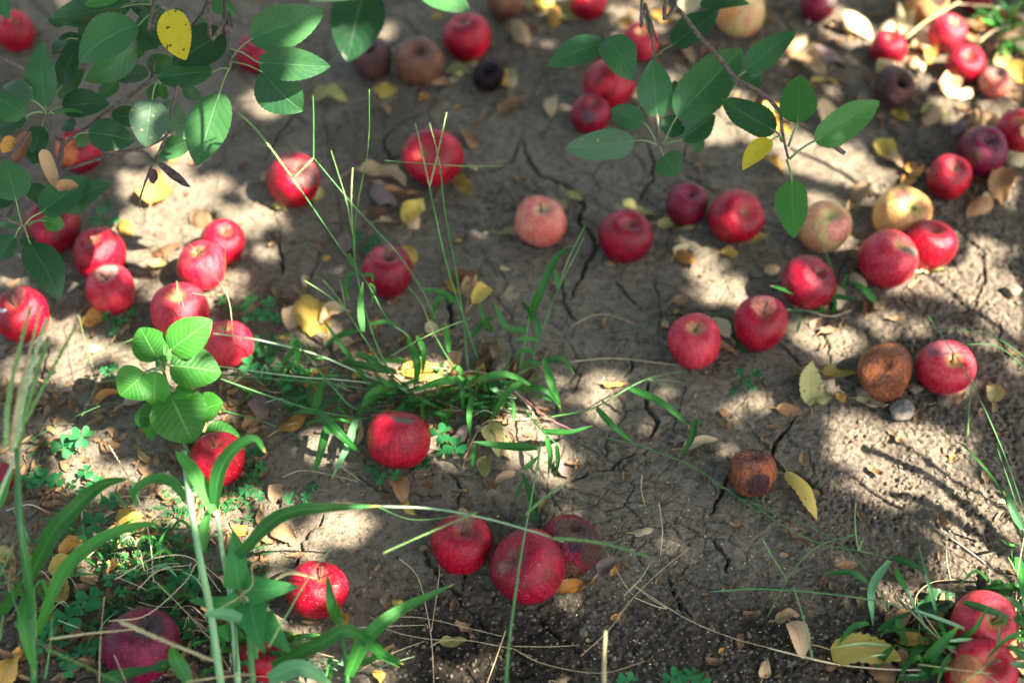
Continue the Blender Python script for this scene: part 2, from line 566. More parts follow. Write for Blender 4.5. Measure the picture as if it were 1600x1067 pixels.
def leaf_material(name, dark, light, trans, rough=0.45, vein=(0.16, 0.26, 0.10), veins=7.0, spots=None, spot_amt=0.0, trans_w=0.3, uv=True, vein_amt=0.32, rndv=0.25, pucker=0.22):
    m = NT(name)
    P = m.obj_vec()
    n = m.noise(P, 28, 3)
    rd = m.rnd()
    c = m.mix(m.ramp(m.math('ADD', m.math('MULTIPLY', n, 0.6), m.math('MULTIPLY', rd, 0.4)), 0.3, 0.7), dark, light)
    nrm = None
    if uv:
        tc = m.new("ShaderNodeTexCoord").outputs["UV"]
        sp = m.new("ShaderNodeSeparateXYZ"); m.L(tc, sp.inputs[0])
        av = m.math('ABSOLUTE', m.math('SUBTRACT', sp.outputs[1], 0.5))
        mid = m.ramp(av, 0.030, 0.008)
        ph = m.math('FRACT', m.math('MULTIPLY', m.math('ADD', m.math('SUBTRACT', sp.outputs[0], m.math('MULTIPLY', av, 0.55)), m.math('MULTIPLY', n, 0.16)), veins))
        lat = m.ramp(m.math('ABSOLUTE', m.math('SUBTRACT', ph, 0.5)), 0.09, 0.02)
        vv = m.math('MAXIMUM', mid, m.math('MULTIPLY', lat, 0.45))
        c = m.mix(m.math('MULTIPLY', vv, vein_amt), c, vein)
        soft = m.ramp(m.math('ABSOLUTE', m.math('SUBTRACT', ph, 0.5)), 0.42, 0.0)
        h = m.math('ADD', m.math('MULTIPLY', soft, -pucker), m.math('MULTIPLY', mid, -0.9))
        nrm = m.bump(m.math('ADD', h, m.math('MULTIPLY', m.noise(P, 260, 2), 0.35)), 0.45, 0.0012)
    if spots is not None:
        ns = m.noise(P, 130, 2, 0.5)
        ns2 = m.noise(P, 45, 3, 0.6)
        f = m.math('MAXIMUM', m.ramp(ns, 0.72 - spot_amt, 0.76 - spot_amt), m.ramp(ns2, 0.74 - spot_amt, 0.80 - spot_amt))
        c = m.mix(f, c, spots)
    hs = m.new("ShaderNodeHueSaturation")
    m.L(c, hs.inputs["Color"])
    m.L(m.math('ADD', m.math('MULTIPLY', rd, rndv * 2), 1 - rndv), hs.inputs["Value"])
    c = hs.outputs[0]
    m.L(c, m.bsdf.inputs["Base Color"])
    m.bsdf.inputs["Roughness"].default_value = rough
    m.bsdf.inputs["Specular IOR Level"].default_value = 0.25
    tr = m.new("ShaderNodeBsdfTranslucent")
    m.L(m.mix(0.6, c, trans), tr.inputs[0])
    mx = m.new("ShaderNodeMixShader")
    mx.inputs[0].default_value = trans_w
    m.L(m.bsdf.outputs[0], mx.inputs[1]); m.L(tr.outputs[0], mx.inputs[2])
    if nrm is not None:
        m.L(nrm, m.bsdf.inputs["Normal"])
    m.L(mx.outputs[0], m.out.inputs[0])
    return m.m


M_CROWN = leaf_material("crown_leaf", (0.030, 0.075, 0.022), (0.055, 0.115, 0.03), (0.10, 0.20, 0.03), uv=False, rndv=0.0, trans_w=0.2)


def bark_material(name, a, b, scale=90):
    m = NT(name)
    P = m.obj_vec()
    n = m.noise(P, scale, 4, 0.65)
    m.L(m.mix(m.ramp(n, 0.35, 0.65), a, b), m.bsdf.inputs["Base Color"])
    m.bsdf.inputs["Roughness"].default_value = 0.85
    m.L(m.bump(n, 0.7, 0.004), m.bsdf.inputs["Normal"])
    return m.m


M_BARK = bark_material("apple_bark", (0.075, 0.058, 0.045), (0.17, 0.14, 0.11), 30)
M_TWIG = bark_material("twig_bark", (0.060, 0.040, 0.032), (0.15, 0.11, 0.085), 160)
M_DEADTWIG = bark_material("dead_twig_bark", (0.035, 0.022, 0.022), (0.09, 0.06, 0.055), 160)

TREE_AT = Vector((2.05, 2.15, 0.0))
tree = tag(empty("apple_tree", TREE_AT), "leafy apple tree whose crown overhangs the fallen apples and dapples the soil with shade", "tree")
trunk_parts = [tube([TREE_AT + Vector((0, 0, -0.15)), TREE_AT + Vector((0.02, 0, 0.5)), TREE_AT + Vector((-0.04, 0.03, 1.0)), TREE_AT + Vector((-0.06, 0, 1.55))],
                    [0.15, 0.115, 0.105, 0.10], 14, 14, 0.05)]
mesh_obj("trunk", *join(trunk_parts), M_BARK, tree)
FORK = TREE_AT + Vector((-0.06, 0, 1.5))
LIMBS = [
    [FORK, (1.5, 2.5, 1.8), (0.7, 2.75, 1.95), (-0.2, 2.8, 1.9), (-1.0, 2.6, 1.75)],
    [FORK, (1.5, 1.6, 1.95), (0.9, 0.9, 2.1), (0.4, 0.2, 2.2)],
    [FORK, (1.9, 1.2, 2.0), (1.9, 0.4, 2.2), (1.6, -0.4, 2.3)],
    [FORK, (2.7, 1.8, 2.05), (3.2, 1.0, 2.25), (3.3, 0.2, 2.3)],
    [FORK, (2.5, 2.7, 2.0), (2.8, 3.2, 2.3)],
    [FORK, (1.6, 2.0, 2.0), (0.9, 1.8, 2.2), (0.2, 1.5, 2.3), (-0.4, 1.2, 2.35)],
]
for L_ in LIMBS:
    v, f = tube([Vector(p) for p in L_], [0.06, 0.035, 0.02, 0.010], 9, 18, 0.06)
    mesh_obj("limb", v, f, M_BARK, tree)


# low twigs right of the picture: their shadows streak the sunlit bank
KXY = Vector((-SH.x / math.tan(SUN_EL), -SH.y / math.tan(SUN_EL), 1.0))
for sh_, zz, r_ in (("1350,700 1400,722 1455,752 1510,800 1570,868 1640,930", (.42, .60), .0075), ("1390,772 1440,786 1510,832 1590,892 1660,950", (.5, .66), .0085), ("1330,745 1385,785 1460,838 1560,905 1650,960", (.36, .5), .004),
                    ("1400,690 1470,740 1560,800 1650,880", (.40, .55), .004), ("1440,420 1500,470 1580,530 1660,590", (.6, .7), .005), ("1240,230 1320,270 1400,330 1500,400", (.6, .8), .006)):
    q_ = [tuple(map(float, s.split(","))) for s in sh_.split()]
    P_ = []
    for i, (x_, y_) in enumerate(q_):
        z_ = zz[0] + (zz[1] - zz[0]) * i / (len(q_) - 1)
        P_.append(G(x_, y_) + KXY * z_)
    P_ += [P_[-1].lerp(TREE_AT + Vector((0, 0, 1.1)), .5) + Vector((0, 0, .12)), TREE_AT + Vector((-.05, 0, 1.15))]
    v, f = tube(P_, [r_ * .7, r_, r_ * 1.6], 7, 30, .05)
    mesh_obj("twig", v, f, M_BARK, tree)


def crown():
    kx, ky = -SH.x / math.tan(SUN_EL), -SH.y / math.tan(SUN_EL)   # occluder offset per metre of height
    N = 46000
    gx = RNG.uniform(-1.7, 1.9, N)
    gy = RNG.uniform(0.1, 3.2, N)
    z = RNG.uniform(1.62, 2.45, N)
    core = (np.abs(gx) < 1.12) & (gy > 0.6) & (gy < 2.45)
    keep = core | (RNG.random(N) < 0.45)
    gx, gy, z = gx[keep], gy[keep], z[keep]
    # extra unseen crown leaves, added to close off the sky over the fallen apples
    n2 = 11000
    z2 = RNG.uniform(1.66, 2.6, n2)
    gx2 = RNG.uniform(-3.3, 1.7, n2) - z2 * kx
    gy2 = RNG.uniform(-0.9, 4.3, n2) - z2 * ky
    first = len(gx)
    gx, gy, z = np.concatenate([gx, gx2]), np.concatenate([gy, gy2]), np.concatenate([z, z2])
    core = np.concatenate([core[keep], np.ones(n2, dtype=bool)])
    N = len(gx)
    c = np.stack([gx + z * kx, gy + z * ky, z], -1)
    th = RNG.uniform(0, 2 * np.pi, N)
    tilt = RNG.normal(0, 0.5, N)
    a = np.stack([np.cos(th) * np.cos(tilt), np.sin(th) * np.cos(tilt), np.sin(tilt)], -1)
    up = np.stack([RNG.normal(0, .35, N), RNG.normal(0, .35, N), np.ones(N)], -1)
    b = np.cross(up, a); b /= np.linalg.norm(b, axis=1)[:, None]
    nn = np.cross(a, b)
    Ln = RNG.uniform(0.045, 0.075, N)
    Ln[first:] *= 1.5
    Wd = Ln * RNG.uniform(0.52, 0.66, N)
    hit = np.zeros(N)
    for u, v in ((0, 0), (.5, 0), (-.5, 0), (0, .5), (0, -.5), (.3, .38), (.3, -.38), (-.3, .38), (-.3, -.38)):
        p = c + a * (u * Ln)[:, None] + b * (v * Wd)[:, None]
        hit = np.maximum(hit, gap_hit(p[:, 0] - p[:, 2] * kx, p[:, 1] - p[:, 2] * ky, 0.70))
    # leaves far outside the picture: natural random gaps
    side = fbm(gx * 4, gy * 4, 2, 5)
    ok = (RNG.random(N) > hit ** 0.5 * 1.002 - 0.002) & ~((~core) & (side > 0.12))
    c, a, b, nn, Ln, Wd = c[ok], a[ok], b[ok], nn[ok], Ln[ok], Wd[ok]
    N = len(c)
    prof = [(-.5, 0), (-.28, .40), (.05, .5), (.32, .30), (.5, 0)]
    V, k = [], 0
    for t, w in prof:
        bend = -0.10 * (t + .5) ** 2
        mid = c + a * (t * Ln)[:, None] + nn * (bend * Ln)[:, None]
        V.append(mid)
        if w > 0:
            V.append(mid + b * (w * Wd)[:, None] + nn * (0.25 * w * Wd)[:, None])
            V.append(mid - b * (w * Wd)[:, None] + nn * (0.25 * w * Wd)[:, None])
    V = np.stack(V, 1)          # N,11,3 : 0 base,1-3,4-6,7-9,10 tip
    fq = [(1, 4, 5, 2), (4, 1, 3, 6), (4, 7, 8, 5), (7, 4, 6, 9)]
    ft = [(0, 1, 2, 2), (0, 3, 1, 1), (7, 10, 8, 8), (10, 7, 9, 9)]
    quads = np.array(fq)
    tris = np.array([t[:3] for t in ft])
    off = (np.arange(N) * 11)[:, None, None]
    Qs = (quads[None] + off).reshape(-1, 4)
    Ts = (tris[None] + off).reshape(-1, 3)
    me = bpy.data.meshes.new("crown")
    Vf = (V.reshape(-1, 3) - np.array(TREE_AT)).astype(np.float32)
    me.vertices.add(len(Vf)); me.vertices.foreach_set("co", Vf.ravel())
    loops = np.concatenate([Qs.ravel(), Ts.ravel()]).astype(np.int32)
    tot = np.concatenate([np.full(len(Qs), 4), np.full(len(Ts), 3)]).astype(np.int32)
    st = np.concatenate([[0], np.cumsum(tot)[:-1]]).astype(np.int32)
    me.loops.add(len(loops)); me.loops.foreach_set("vertex_index", loops)
    me.polygons.add(len(tot)); me.polygons.foreach_set("loop_start", st); me.polygons.foreach_set("loop_total", tot)
    me.update(calc_edges=True)
    me.materials.append(M_CROWN)
    o = bpy.data.objects.new("crown", me)
    link(o, tree)
    o["kind"] = "thing"


crown()


def sky_blocker_trees():
    """unseen trees added round about to block low sky light"""
    N = 2600
    d = RNG.normal(0, 1, (N, 3)); d /= np.linalg.norm(d, axis=1)[:, None]
    c = d * (RNG.random(N) ** .45)[:, None] * np.array([1.55, 1.55, 1.25]) + np.array([0, 0, 1.85])
    a = RNG.normal(0, 1, (N, 3)); a /= np.linalg.norm(a, axis=1)[:, None]
    b = np.cross(a, RNG.normal(0, 1, (N, 3))); b /= np.linalg.norm(b, axis=1)[:, None]
    L = RNG.uniform(.10, .16, N)[:, None]
    V = np.stack([c - a * L * .5, c + b * L * .3, c + a * L * .5, c - b * L * .3], 1).reshape(-1, 3)
    proto = None
    for (x, y, s, rz_) in [(-3.6, 1.6, 1, 0), (-2.2, 5.0, 1.1, 1), (1.0, 5.6, 1, 2), (4.2, 4.6, 1.1, 3), (5.6, 1.2, .9, 4), (-3.4, -2.0, 1, 5), (-.4, -4.4, 1.1, 6), (4.4, -4.0, .8, 1.5)]:
        t = empty("apple_tree", (x, y, 0))  # added tree out of view, screening the low sky
        tag(t, "unseen apple tree added out of frame to block low sky light", "tree", "unseen trees added against low sky light")
        t.scale = (s, s, s); t.rotation_euler.z = rz_
        if proto is None:
            cr = big_mesh("crown", V, np.arange(N * 4).reshape(-1, 4), M_CROWN, False)
            v, f = tube([Vector((0, 0, -.1)), Vector((.03, 0, .6)), Vector((-.03, .02, 1.5))], [.12, .09, .06], 10, 8, .05)
            tr = mesh_obj("trunk", v, f, M_BARK)
            proto = (cr, tr)
            for o in proto: o.parent = t
        else:
            for o in proto:
                k = o.copy(); COL.objects.link(k); k.parent = t


sky_blocker_trees()

# ------------------------------------------------------------------ apples
SKIN = {   # deep colour, bright colour, cavity colour, cavity amount
    'red':      ((.17, .0008, .007), (.40, .0015, .019), (.42, .17, .08), .40),
    'crimson':  ((.12, .0008, .008), (.28, .0012, .018), (.26, .12, .07), .35),
    'burgundy': ((.10, .001, .012), (.22, .003, .024), (.14, .06, .04), .3),
    'pink':     ((.34, .003, .020), (.52, .040, .052), (.52, .38, .14), .8),
    'peach':    ((.48, .085, .060), (.58, .22, .140), (.55, .40, .20), .8),
    'blush':    ((.50, .17, .085), (.50, .40, .150), (.45, .45, .13), .8),
    'ochre':    ((.40, .15, .045), (.50, .34, .110), (.34, .30, .08), .8),
    'brown':    ((.16, .042, .014), (.31, .095, .032), (.10, .04, .02), .6),
    'wet':      ((.055, .014, .012), (.33, .085, .024), (.20, .06, .03), .4),
    'umber':    ((.085, .030, .016), (.19, .072, .032), (.06, .025, .015), .7),
    'dark':     ((.060, .022, .020), (.12, .040, .030), (.03, .015, .012), .6),
    'purple':   ((.07, .001, .013), (.19, .001, .034), (.12, .05, .04), .4),
}
ROT = (.10, .040, .022)
BLACK = (.022, .012, .010)


def apple_material(name, skin, seed, skin_marks, speck=0.6, wrinkle=0.0, dusty=0.25, rough=0.36):
    d, b, cav, ca = SKIN[skin]
    m = NT(name)
    P = m.obj_vec()
    mp = m.new("ShaderNodeMapping")
    mp.inputs["Location"].default_value = (seed * 3.7, seed * 1.9, seed * 0.7)
    m.L(P, mp.inputs[0])
    mp2 = m.new("ShaderNodeMapping")
    mp2.inputs["Scale"].default_value = (1, 1, 0.14)
    m.L(mp.outputs[0], mp2.inputs[0])
    st = m.noise(mp2.outputs[0], 7.5, 4, 0.7)
    bl = m.noise(mp.outputs[0], 1.1, 2)
    f = m.math('ADD', m.math('MULTIPLY', st, 0.55), m.math('MULTIPLY', bl, 0.55))
    c = m.mix(m.ramp(f, 0.42, 0.70), d, b)
    sp = m.new("ShaderNodeSeparateXYZ"); m.L(P, sp.inputs[0])
    rad = m.math('SQRT', m.math('ADD', m.math('MULTIPLY', sp.outputs[0], sp.outputs[0]), m.math('MULTIPLY', sp.outputs[1], sp.outputs[1])))
    capn = m.math('ADD', rad, m.math('MULTIPLY', m.math('SUBTRACT', st, 0.5), 0.55))
    c = m.mix(m.math('MULTIPLY', m.ramp(capn, 0.42, 0.10), ca), c, cav)
    # pale dots (lenticels)
    vo = m.new("ShaderNodeTexVoronoi")
    vo.inputs["Scale"].default_value = 13
    m.L(mp.outputs[0], vo.inputs["Vector"])
    dots = m.ramp(vo.outputs["Distance"], 0.20, 0.10)
    sel = m.ramp(m.noise(mp.outputs[0], 6, 2), 0.36, 0.52)
    c = m.mix(m.math('MULTIPLY', m.math('MULTIPLY', dots, sel), speck), c, (.62, .36, .28))
    rough_s = m.ramp(m.noise(mp.outputs[0], 5, 4, 0.7), 0.3, 0.7, rough - 0.08, rough + 0.20)
    # dust and dried soil specks
    c = m.mix(m.ramp(m.noise(mp.outputs[0], 16, 5, 0.75), 0.62, 0.78, 0, dusty), c, (.30, .23, .17))
    nr = m.new("ShaderNodeVectorMath", operation='NORMALIZE'); m.L(P, nr.inputs[0])
    wob = m.noise(mp.outputs[0], 3.4, 4, 0.65)
    hsum = None
    for (dirv, size, col) in skin_marks:
        ds = m.new("ShaderNodeVectorMath", operation='DISTANCE')
        m.L(nr.outputs[0], ds.inputs[0]); ds.inputs[1].default_value = dirv
        e = m.math('ADD', ds.outputs["Value"], m.math('MULTIPLY', m.math('SUBTRACT', wob, 0.5), 0.55 * min(1, size * 1.6)))
        k = m.ramp(e, size + 0.05, size - 0.06)
        colr = m.mix(m.ramp(st, 0.3, 0.7), tuple(q * .7 for q in col), tuple(min(1, q * 1.3) for q in col))
        c = m.mix(k, c, colr)
        hsum = k if hsum is None else m.math('MAXIMUM', hsum, k)
    m.L(c, m.bsdf.inputs["Base Color"])
    if hsum is not None:
        rough_s = m.math('ADD', rough_s, m.math('MULTIPLY', hsum, 0.18))
    m.L(rough_s, m.bsdf.inputs["Roughness"])
    m.bsdf.inputs["Specular IOR Level"].default_value = 0.28
    m.bsdf.inputs["Coat Weight"].default_value = 0.04
    m.bsdf.inputs["Coat Roughness"].default_value = 0.35
    hb = m.math('ADD', m.math('MULTIPLY', m.noise(mp.outputs[0], 9, 3), 0.25 + 2.2 * wrinkle), m.math('MULTIPLY', m.noise(mp.outputs[0], 45, 2), 0.12))
    m.L(m.bump(hb, 0.35 + wrinkle, 0.02), m.bsdf.inputs["Normal"])
    return m.m


PROF = [(0.0, .60), (.06, .615), (.14, .675), (.25, .765), (.38, .835), (.56, .85), (.76, .74), (.92, .50), (1.0, .16), (.985, -.16), (.90, -.47), (.745, -.71),
        (.56, -.845), (.40, -.875), (.27, -.845), (.16, -.79), (.08, -.76), (.0, -.755)]


def apple_verts(seed, squat=1.0, lump=0.03, dents=()):
    rr = random.Random(seed)
    C = catmull([(r, z, 0) for r, z in PROF], 44)
    C[0] = Vector((0, PROF[0][1], 0)); C[-1] = Vector((0, PROF[-1][1], 0))
    ns = 44
    ph = rr.uniform(0, 6.28)
    sk = (rr.uniform(-.08, .08), rr.uniform(-.08, .08))
    k1, k2, p1, p2 = rr.uniform(.4, 1), rr.uniform(.3, 1), rr.uniform(0, 6), rr.uniform(0, 6)
    V = []
    dn = [(Vector(d).normalized(), s, dep) for d, s, dep in dents]

    def put(r, z, an):
        lo = max(0, min(1, (0.2 - z) / 1.0))
        rad = r * (1 + (0.035 * lo) * math.cos(5 * an + ph) + lump * k1 * math.cos(2 * an + p1 + z) + lump * 0.7 * k2 * math.cos(3 * an + p2 - 2 * z))
        zz = z * squat + (0.035 * lo * r * math.cos(5 * an + ph)) + sk[0] * r * math.cos(an) * .6 + sk[1] * r * math.sin(an) * .6
        p = Vector((rad * math.cos(an), rad * math.sin(an), zz))
        if dn:
            q = p.normalized()
            for d, s, dep in dn:
                e = (q - d).length
                if e < s:
                    w = (1 - (e / s) ** 2) ** 2
                    p -= d * (dep * w)
        return p
    V.append(put(0, C[0].y, 0))
    for i in range(1, 44):
        for j in range(ns):
            V.append(put(max(C[i].x, 0.004), C[i].y, 2 * math.pi * j / ns))
    V.append(put(0, C[44].y, 0))
    F = []
    for j in range(ns):
        F.append((0, 1 + j, 1 + (j + 1) % ns))
    for i in range(42):
        a, b = 1 + i * ns, 1 + (i + 1) * ns
        for j in range(ns):
            F.append((a + j, b + j, b + (j + 1) % ns, a + (j + 1) % ns))
    last = len(V) - 1
    a = 1 + 42 * ns
    for j in range(ns):
        F.append((last, a + (j + 1) % ns, a + j))
    return V, F


m = NT("apple_stem")
m.L(m.mix(m.noise(m.obj_vec(), 6, 3), (.05, .03, .018), (.16, .10, .055)), m.bsdf.inputs["Base Color"])
m.bsdf.inputs["Roughness"].default_value = .8
M_STEM = m.m
m = NT("apple_calyx")
m.L(m.mix(m.noise(m.obj_vec(), 9, 3), (.035, .026, .016), (.15, .12, .07)), m.bsdf.inputs["Base Color"])
m.bsdf.inputs["Roughness"].default_value = .9
M_CALYX = m.m


def view_dir(u, v, up=True):
    """axis direction whose end shows at (u right, v up) of the disc"""
    w = math.sqrt(max(0.0, 1 - u * u - v * v))
    return (CR * u + CU * v - CF * w).normalized()


APPLES = []


def apple(px, py, r, skin, uv, label, end='s', skin_marks=(), dents=(), squat=.96, lump=.045, speck=.38, wrinkle=0., stem=None, dusty=.22, rough=.25, sink=.10, group="apples fallen on the soil", lift=0.0):
    i = len(APPLES)
    axis_w = view_dir(*uv)
    if end == 'c': axis_w = -axis_w
    q = axis_w.to_track_quat('Z', 'Y')
    # rot directions: given as (u, v) on the visible disc or 'cap'/'base'
    inv = q.to_matrix().transposed()
    def loc(d):
        if d == 'cap': return (0, 0, 1)
        if d == 'base': return (0, 0, -1)
        return tuple(inv @ view_dir(*d))
    rl = [(loc(d), s, c) for d, s, c in skin_marks]
    dl = [(loc(d), s, dp) for d, s, dp in dents]
    V, F = apple_verts(100 + i, squat, lump, dl)
    Rm = q.to_matrix()
    WV = [Rm @ v for v in V]
    zmin = min(v.z for v in WV)
    # size and place
    R = 0.035
    P = None
    for _ in range(4):
        g = G(px, py, R)
        h = gz(g.x, g.y) + (-zmin - sink) * R + lift
        P = G(px, py, h)
        dep = (P - C0).dot(CF)
        R = r * dep / FPX / 0.985
    mat = apple_material("apple_skin", skin, i * 1.37 % 11, rl, speck, wrinkle, dusty, rough)
    me = bpy.data.meshes.new("apple")
    me.from_pydata([tuple(v) for v in V], [], F)
    me.polygons.foreach_set("use_smooth", [True] * len(F))
    me.materials.append(mat)
    o = bpy.data.objects.new("apple", me)
    link(o)
    o.location = P
    o.scale = (R, R, R)
    o.rotation_mode = 'QUATERNION'
    o.rotation_quaternion = q
    tag(o, label, "apple", group)
    rr = random.Random(700 + i)
    if stem is None: stem = end == 's' and rr.random() < .6
    if stem:
        ln = rr.uniform(.34, .55)
        bx, by = rr.uniform(-.2, .2), rr.uniform(-.2, .2)
        z0 = PROF[0][1] * squat
        v, f = tube([Vector((0, 0, z0 - .04)), Vector((bx * .3, by * .3, z0 + ln * .5)), Vector((bx, by, z0 + ln))], [.045, .034, .05], 7, 8)
        me = bpy.data.meshes.new("stem"); me.from_pydata([tuple(a) for a in v], [], f)
        me.polygons.foreach_set("use_smooth", [True] * len(f)); me.materials.append(M_STEM)
        link(bpy.data.objects.new("stem", me), o)
    if end == 'c':
        parts = []
        z0 = -PROF[-1][1] * squat
        for k in range(5):
            an = k * 1.2566 + rr.uniform(-.2, .2)
            ca, sa = math.cos(an), math.sin(an)
            tip = rr.uniform(.11, .17)
            pts = [Vector((0, 0, -z0 + .03)), Vector((ca * .06, sa * .06, -z0 - .06)), Vector((ca * tip, sa * tip, -z0 - rr.uniform(.09, .16)))]
            parts.append(tube(pts, [.03, .028, .006], 5, 5))
        v, f = join(parts)
        me = bpy.data.meshes.new("calyx"); me.from_pydata([tuple(a) for a in v], [], f)
        me.materials.append(M_CALYX)
        link(bpy.data.objects.new("calyx", me), o)
    APPLES.append((px, py, r, P.copy(), R))
    return o


apple(22, 48, 31, 'red', (.3, .5), "blurred red apple under the leaf in the far left corner", end='c')
apple(400, 84, 31, 'crimson', (.1, .6), "red apple almost hidden behind the green leaves of the big hanging branch", end='c')
apple(581, 92, 32, 'dark', (-.1, .45), "dark red brown decayed apple beside the brown one with an open stem hole", skin_marks=[((-.6, .1), .5, (.11, .02, .025))], wrinkle=.3)
apple(655, 98, 38, 'umber', (.02, .52), "brown rotten apple with an open stem hole facing up, in the shade at the back", stem=False, wrinkle=.2, squat=.92)
apple(730, 57, 37, 'red', (-.2, .62), "clean red apple behind the small shrivelled purple one", end='c')
apple(763, 118, 25, 'purple', (.2, .2), "small shrivelled dark purple apple below a red one", wrinkle=1.0, lump=.09, stem=False, squat=.9)
apple(790, 3, 29, 'umber', (0, .5), "brown apple cut by the upper picture edge, behind the clean red one", wrinkle=.2)
apple(918, 2, 29, 'red', (0, .5), "red apple behind yellow leaves at the upper picture edge")
apple(953, 131, 39, 'red', (.5, .55), "red apple with a small black spot half behind the hanging leaf spray", end='c', skin_marks=[((-.55, -.05), .10, BLACK)])
apple(922, 179, 31, 'crimson', (.2, .55), "crimson apple with a dark bruise left of the hanging leaf spray", skin_marks=[((-.15, -.25), .36, (.075, .03, .035))])
apple(1000, 66, 29, 'pink', (0, .6), "out of focus pink apple behind the upper leaves of the hanging spray")
apple(1155, 18, 40, 'blush', (.1, .6), "yellow green apple with an orange cheek at the upper picture edge", skin_marks=[((-.6, -.2), .45, (.5, .2, .06))])
apple(1278, 5, 29, 'burgundy', (.1, .5), "dark red apple in deep shade at the top right litter", skin_marks=[((.7, .0), .45, (.16, .13, .11))])
apple(1448, 6, 31, 'ochre', (.2, .5), "orange brown half rotten apple at the upper picture edge", skin_marks=[((.35, .2), .55, (.05, .02, .016))], wrinkle=.3)
apple(1525, -7, 26, 'burgundy', (0, .5), "dark red apple in the grass at the far right top")
apple(1388, 76, 27, 'red', (-.1, .6), "small sunlit red apple left of the pair in the leaf litter")
apple(1480, 52, 29, 'pink', (.25, .62), "pinkish red apple resting behind a pale curled leaf in the sun", dents=[((.4, .55), .5, .12)])
apple(1510, 100, 30, 'red', (-.08, .42), "bright red squarish apple with a black dimple in the leaf litter", skin_marks=[('cap', .17, (.05, .02, .02))], squat=.85, stem=False)
apple(1555, 129, 25, 'peach', (0, .6), "small dull pink apple with a brown crown right of the squarish red one", skin_marks=[((-.1, .7), .55, (.20, .10, .085))])
apple(1396, 138, 32, 'dark', (.35, .25), "dark brown rotten apple with a black hollow in its side", dents=[((.3, .12), .42, .34)], skin_marks=[((.3, .12), .32, (.012, .007, .006))], wrinkle=.6, lump=.06, stem=False)
apple(1591, 206, 34, 'red', (-.3, .5), "red apple with a yellow sunlit cheek cut by the right picture edge", end='c', skin_marks=[((.1, -.1), .35, (.6, .33, .13))])  # yellow patch is sunlight painted into the skin colour
apple(1535, 237, 38, 'purple', (.05, .55), "purple red apple with brown lower side between two red ones at the right", skin_marks=[((-.6, -.3), .42, (.075, .028, .024))], rough=.3)
apple(1482, 277, 34, 'red', (.1, .5), "red apple with a rough scabby skin in front of the purple one", skin_marks=[((.15, .4), .28, (.26, .13, .09))], dusty=.6, speck=.9)
apple(677, 246, 45, 'red', (-.42, .05), "large red apple standing behind two green grass spikes", skin_marks=[((-.42, .05), .22, (.20, .10, .04))], stem=False)
apple(458, 282, 41, 'red', (.3, .6), "red apple with a broad brown rotten shoulder near the hanging branch", skin_marks=[((.62, .30), .62, (.085, .032, .026)), ((-.1, .75), .3, (.12, .04, .035))], dents=[((.5, .5), .6, .07)])
apple(844, 347, 39, 'peach', (.08, .62), "pale pink apple with a green stem hollow in the middle of the bare soil", speck=.4)
apple(978, 370, 41, 'crimson', (.15, .62), "crimson apple with two worm holes on bare cracked soil", end='s', skin_marks=[((.05, -.55), .085, BLACK), ((-.35, .12), .06, BLACK)], stem=False)
apple(1073, 320, 33, 'burgundy', (.1, .62), "small dark burgundy apple behind the larger red one", rough=.28)
apple(1149, 339, 42, 'red', (.36, .18), "big red apple whose brown stem hollow faces right", skin_marks=[('cap', .20, (.22, .11, .05))], stem=False)
apple(1288, 355, 40, 'blush', (.1, .55), "pale green and pink sunlit apple under the lowest leaf of the twig", skin_marks=[((.35, -.2), .5, (.62, .22, .15))], speck=.2)
apple(1410, 333, 43, 'ochre', (.28, .12), "yellow brown apple with a greenish stem hollow", skin_marks=[((-.2, .5), .32, (.45, .10, .07))], end='c')
apple(1387, 405, 44, 'pink', (.4, .62), "red apple with grey scab on its right shoulder, in half shade", skin_marks=[((.72, .30), .26, (.17, .13, .09))], speck=.8)
apple(1453, 383, 39, 'red', (.05, .72), "smooth red sunlit apple right of the scabby one")
apple(1263, 443, 43, 'crimson', (.5, .55), "lopsided crimson apple behind green grass blades", squat=.88, lump=.05, dents=[((.45, .6), .5, .10)])
apple(1188, 505, 42, 'red', (.05, .55), "red apple with a woody stem and pinkish top", stem=True, skin_marks=[((.05, .75), .5, (.55, .16, .11))], speck=.6)
apple(1085, 534, 42, 'pink', (-.05, .66), "rosy red apple with a green stem hollow left of the stemmed one", speck=.5)
apple(605, 424, 40, 'crimson', (.1, .72), "dark crimson apple behind the grass with a dented top", skin_marks=[((.1, .85), .40, (.20, .07, .06)), ((-.3, -.3), .05, BLACK)], dents=[((.1, .8), .5, .10)])
apple(82, 355, 41, 'crimson', (.1, .5), "dark crimson apple in shade under the lower left leaf cluster")
apple(122, 236, 34, 'crimson', (0, .4), "orange red apple glimpsed between twigs of the left branch", skin_marks=[((-.4, -.1), .7, (.42, .10, .03))])
apple(155, 396, 41, 'red', (-.05, .60), "red apple with a brown calyx behind its lighter neighbour", end='c')
apple(173, 453, 38, 'pink', (-.05, .70), "red apple with a pale top touching the one behind, over clover", skin_marks=[((-.05, .8), .48, (.62, .25, .19))])
apple(316, 416, 38, 'pink', (-.1, .72), "pinkish apple crossed by a thin grass spike, second of the pair", dusty=.4)
apple(348, 380, 35, 'red', (.3, .6), "small red apple tucked behind the pinkish one")
apple(281, 488, 44, 'pink', (.0, .72), "pale peach red apple behind the broad leaved plant")
apple(355, 538, 38, 'pink', (.0, .85), "rosy apple at the right side of the broad leaved plant", speck=.4)
apple(34, 492, 42, 'red', (-.1, .55), "bright red apple with a white splash at the left picture edge", skin_marks=[((-.62, .12), .13, (.7, .68, .66)), ((-.40, .16), .09, (.7, .68, .66)), ((-.1, .8), .42, (.15, .035, .03))], rough=.25)
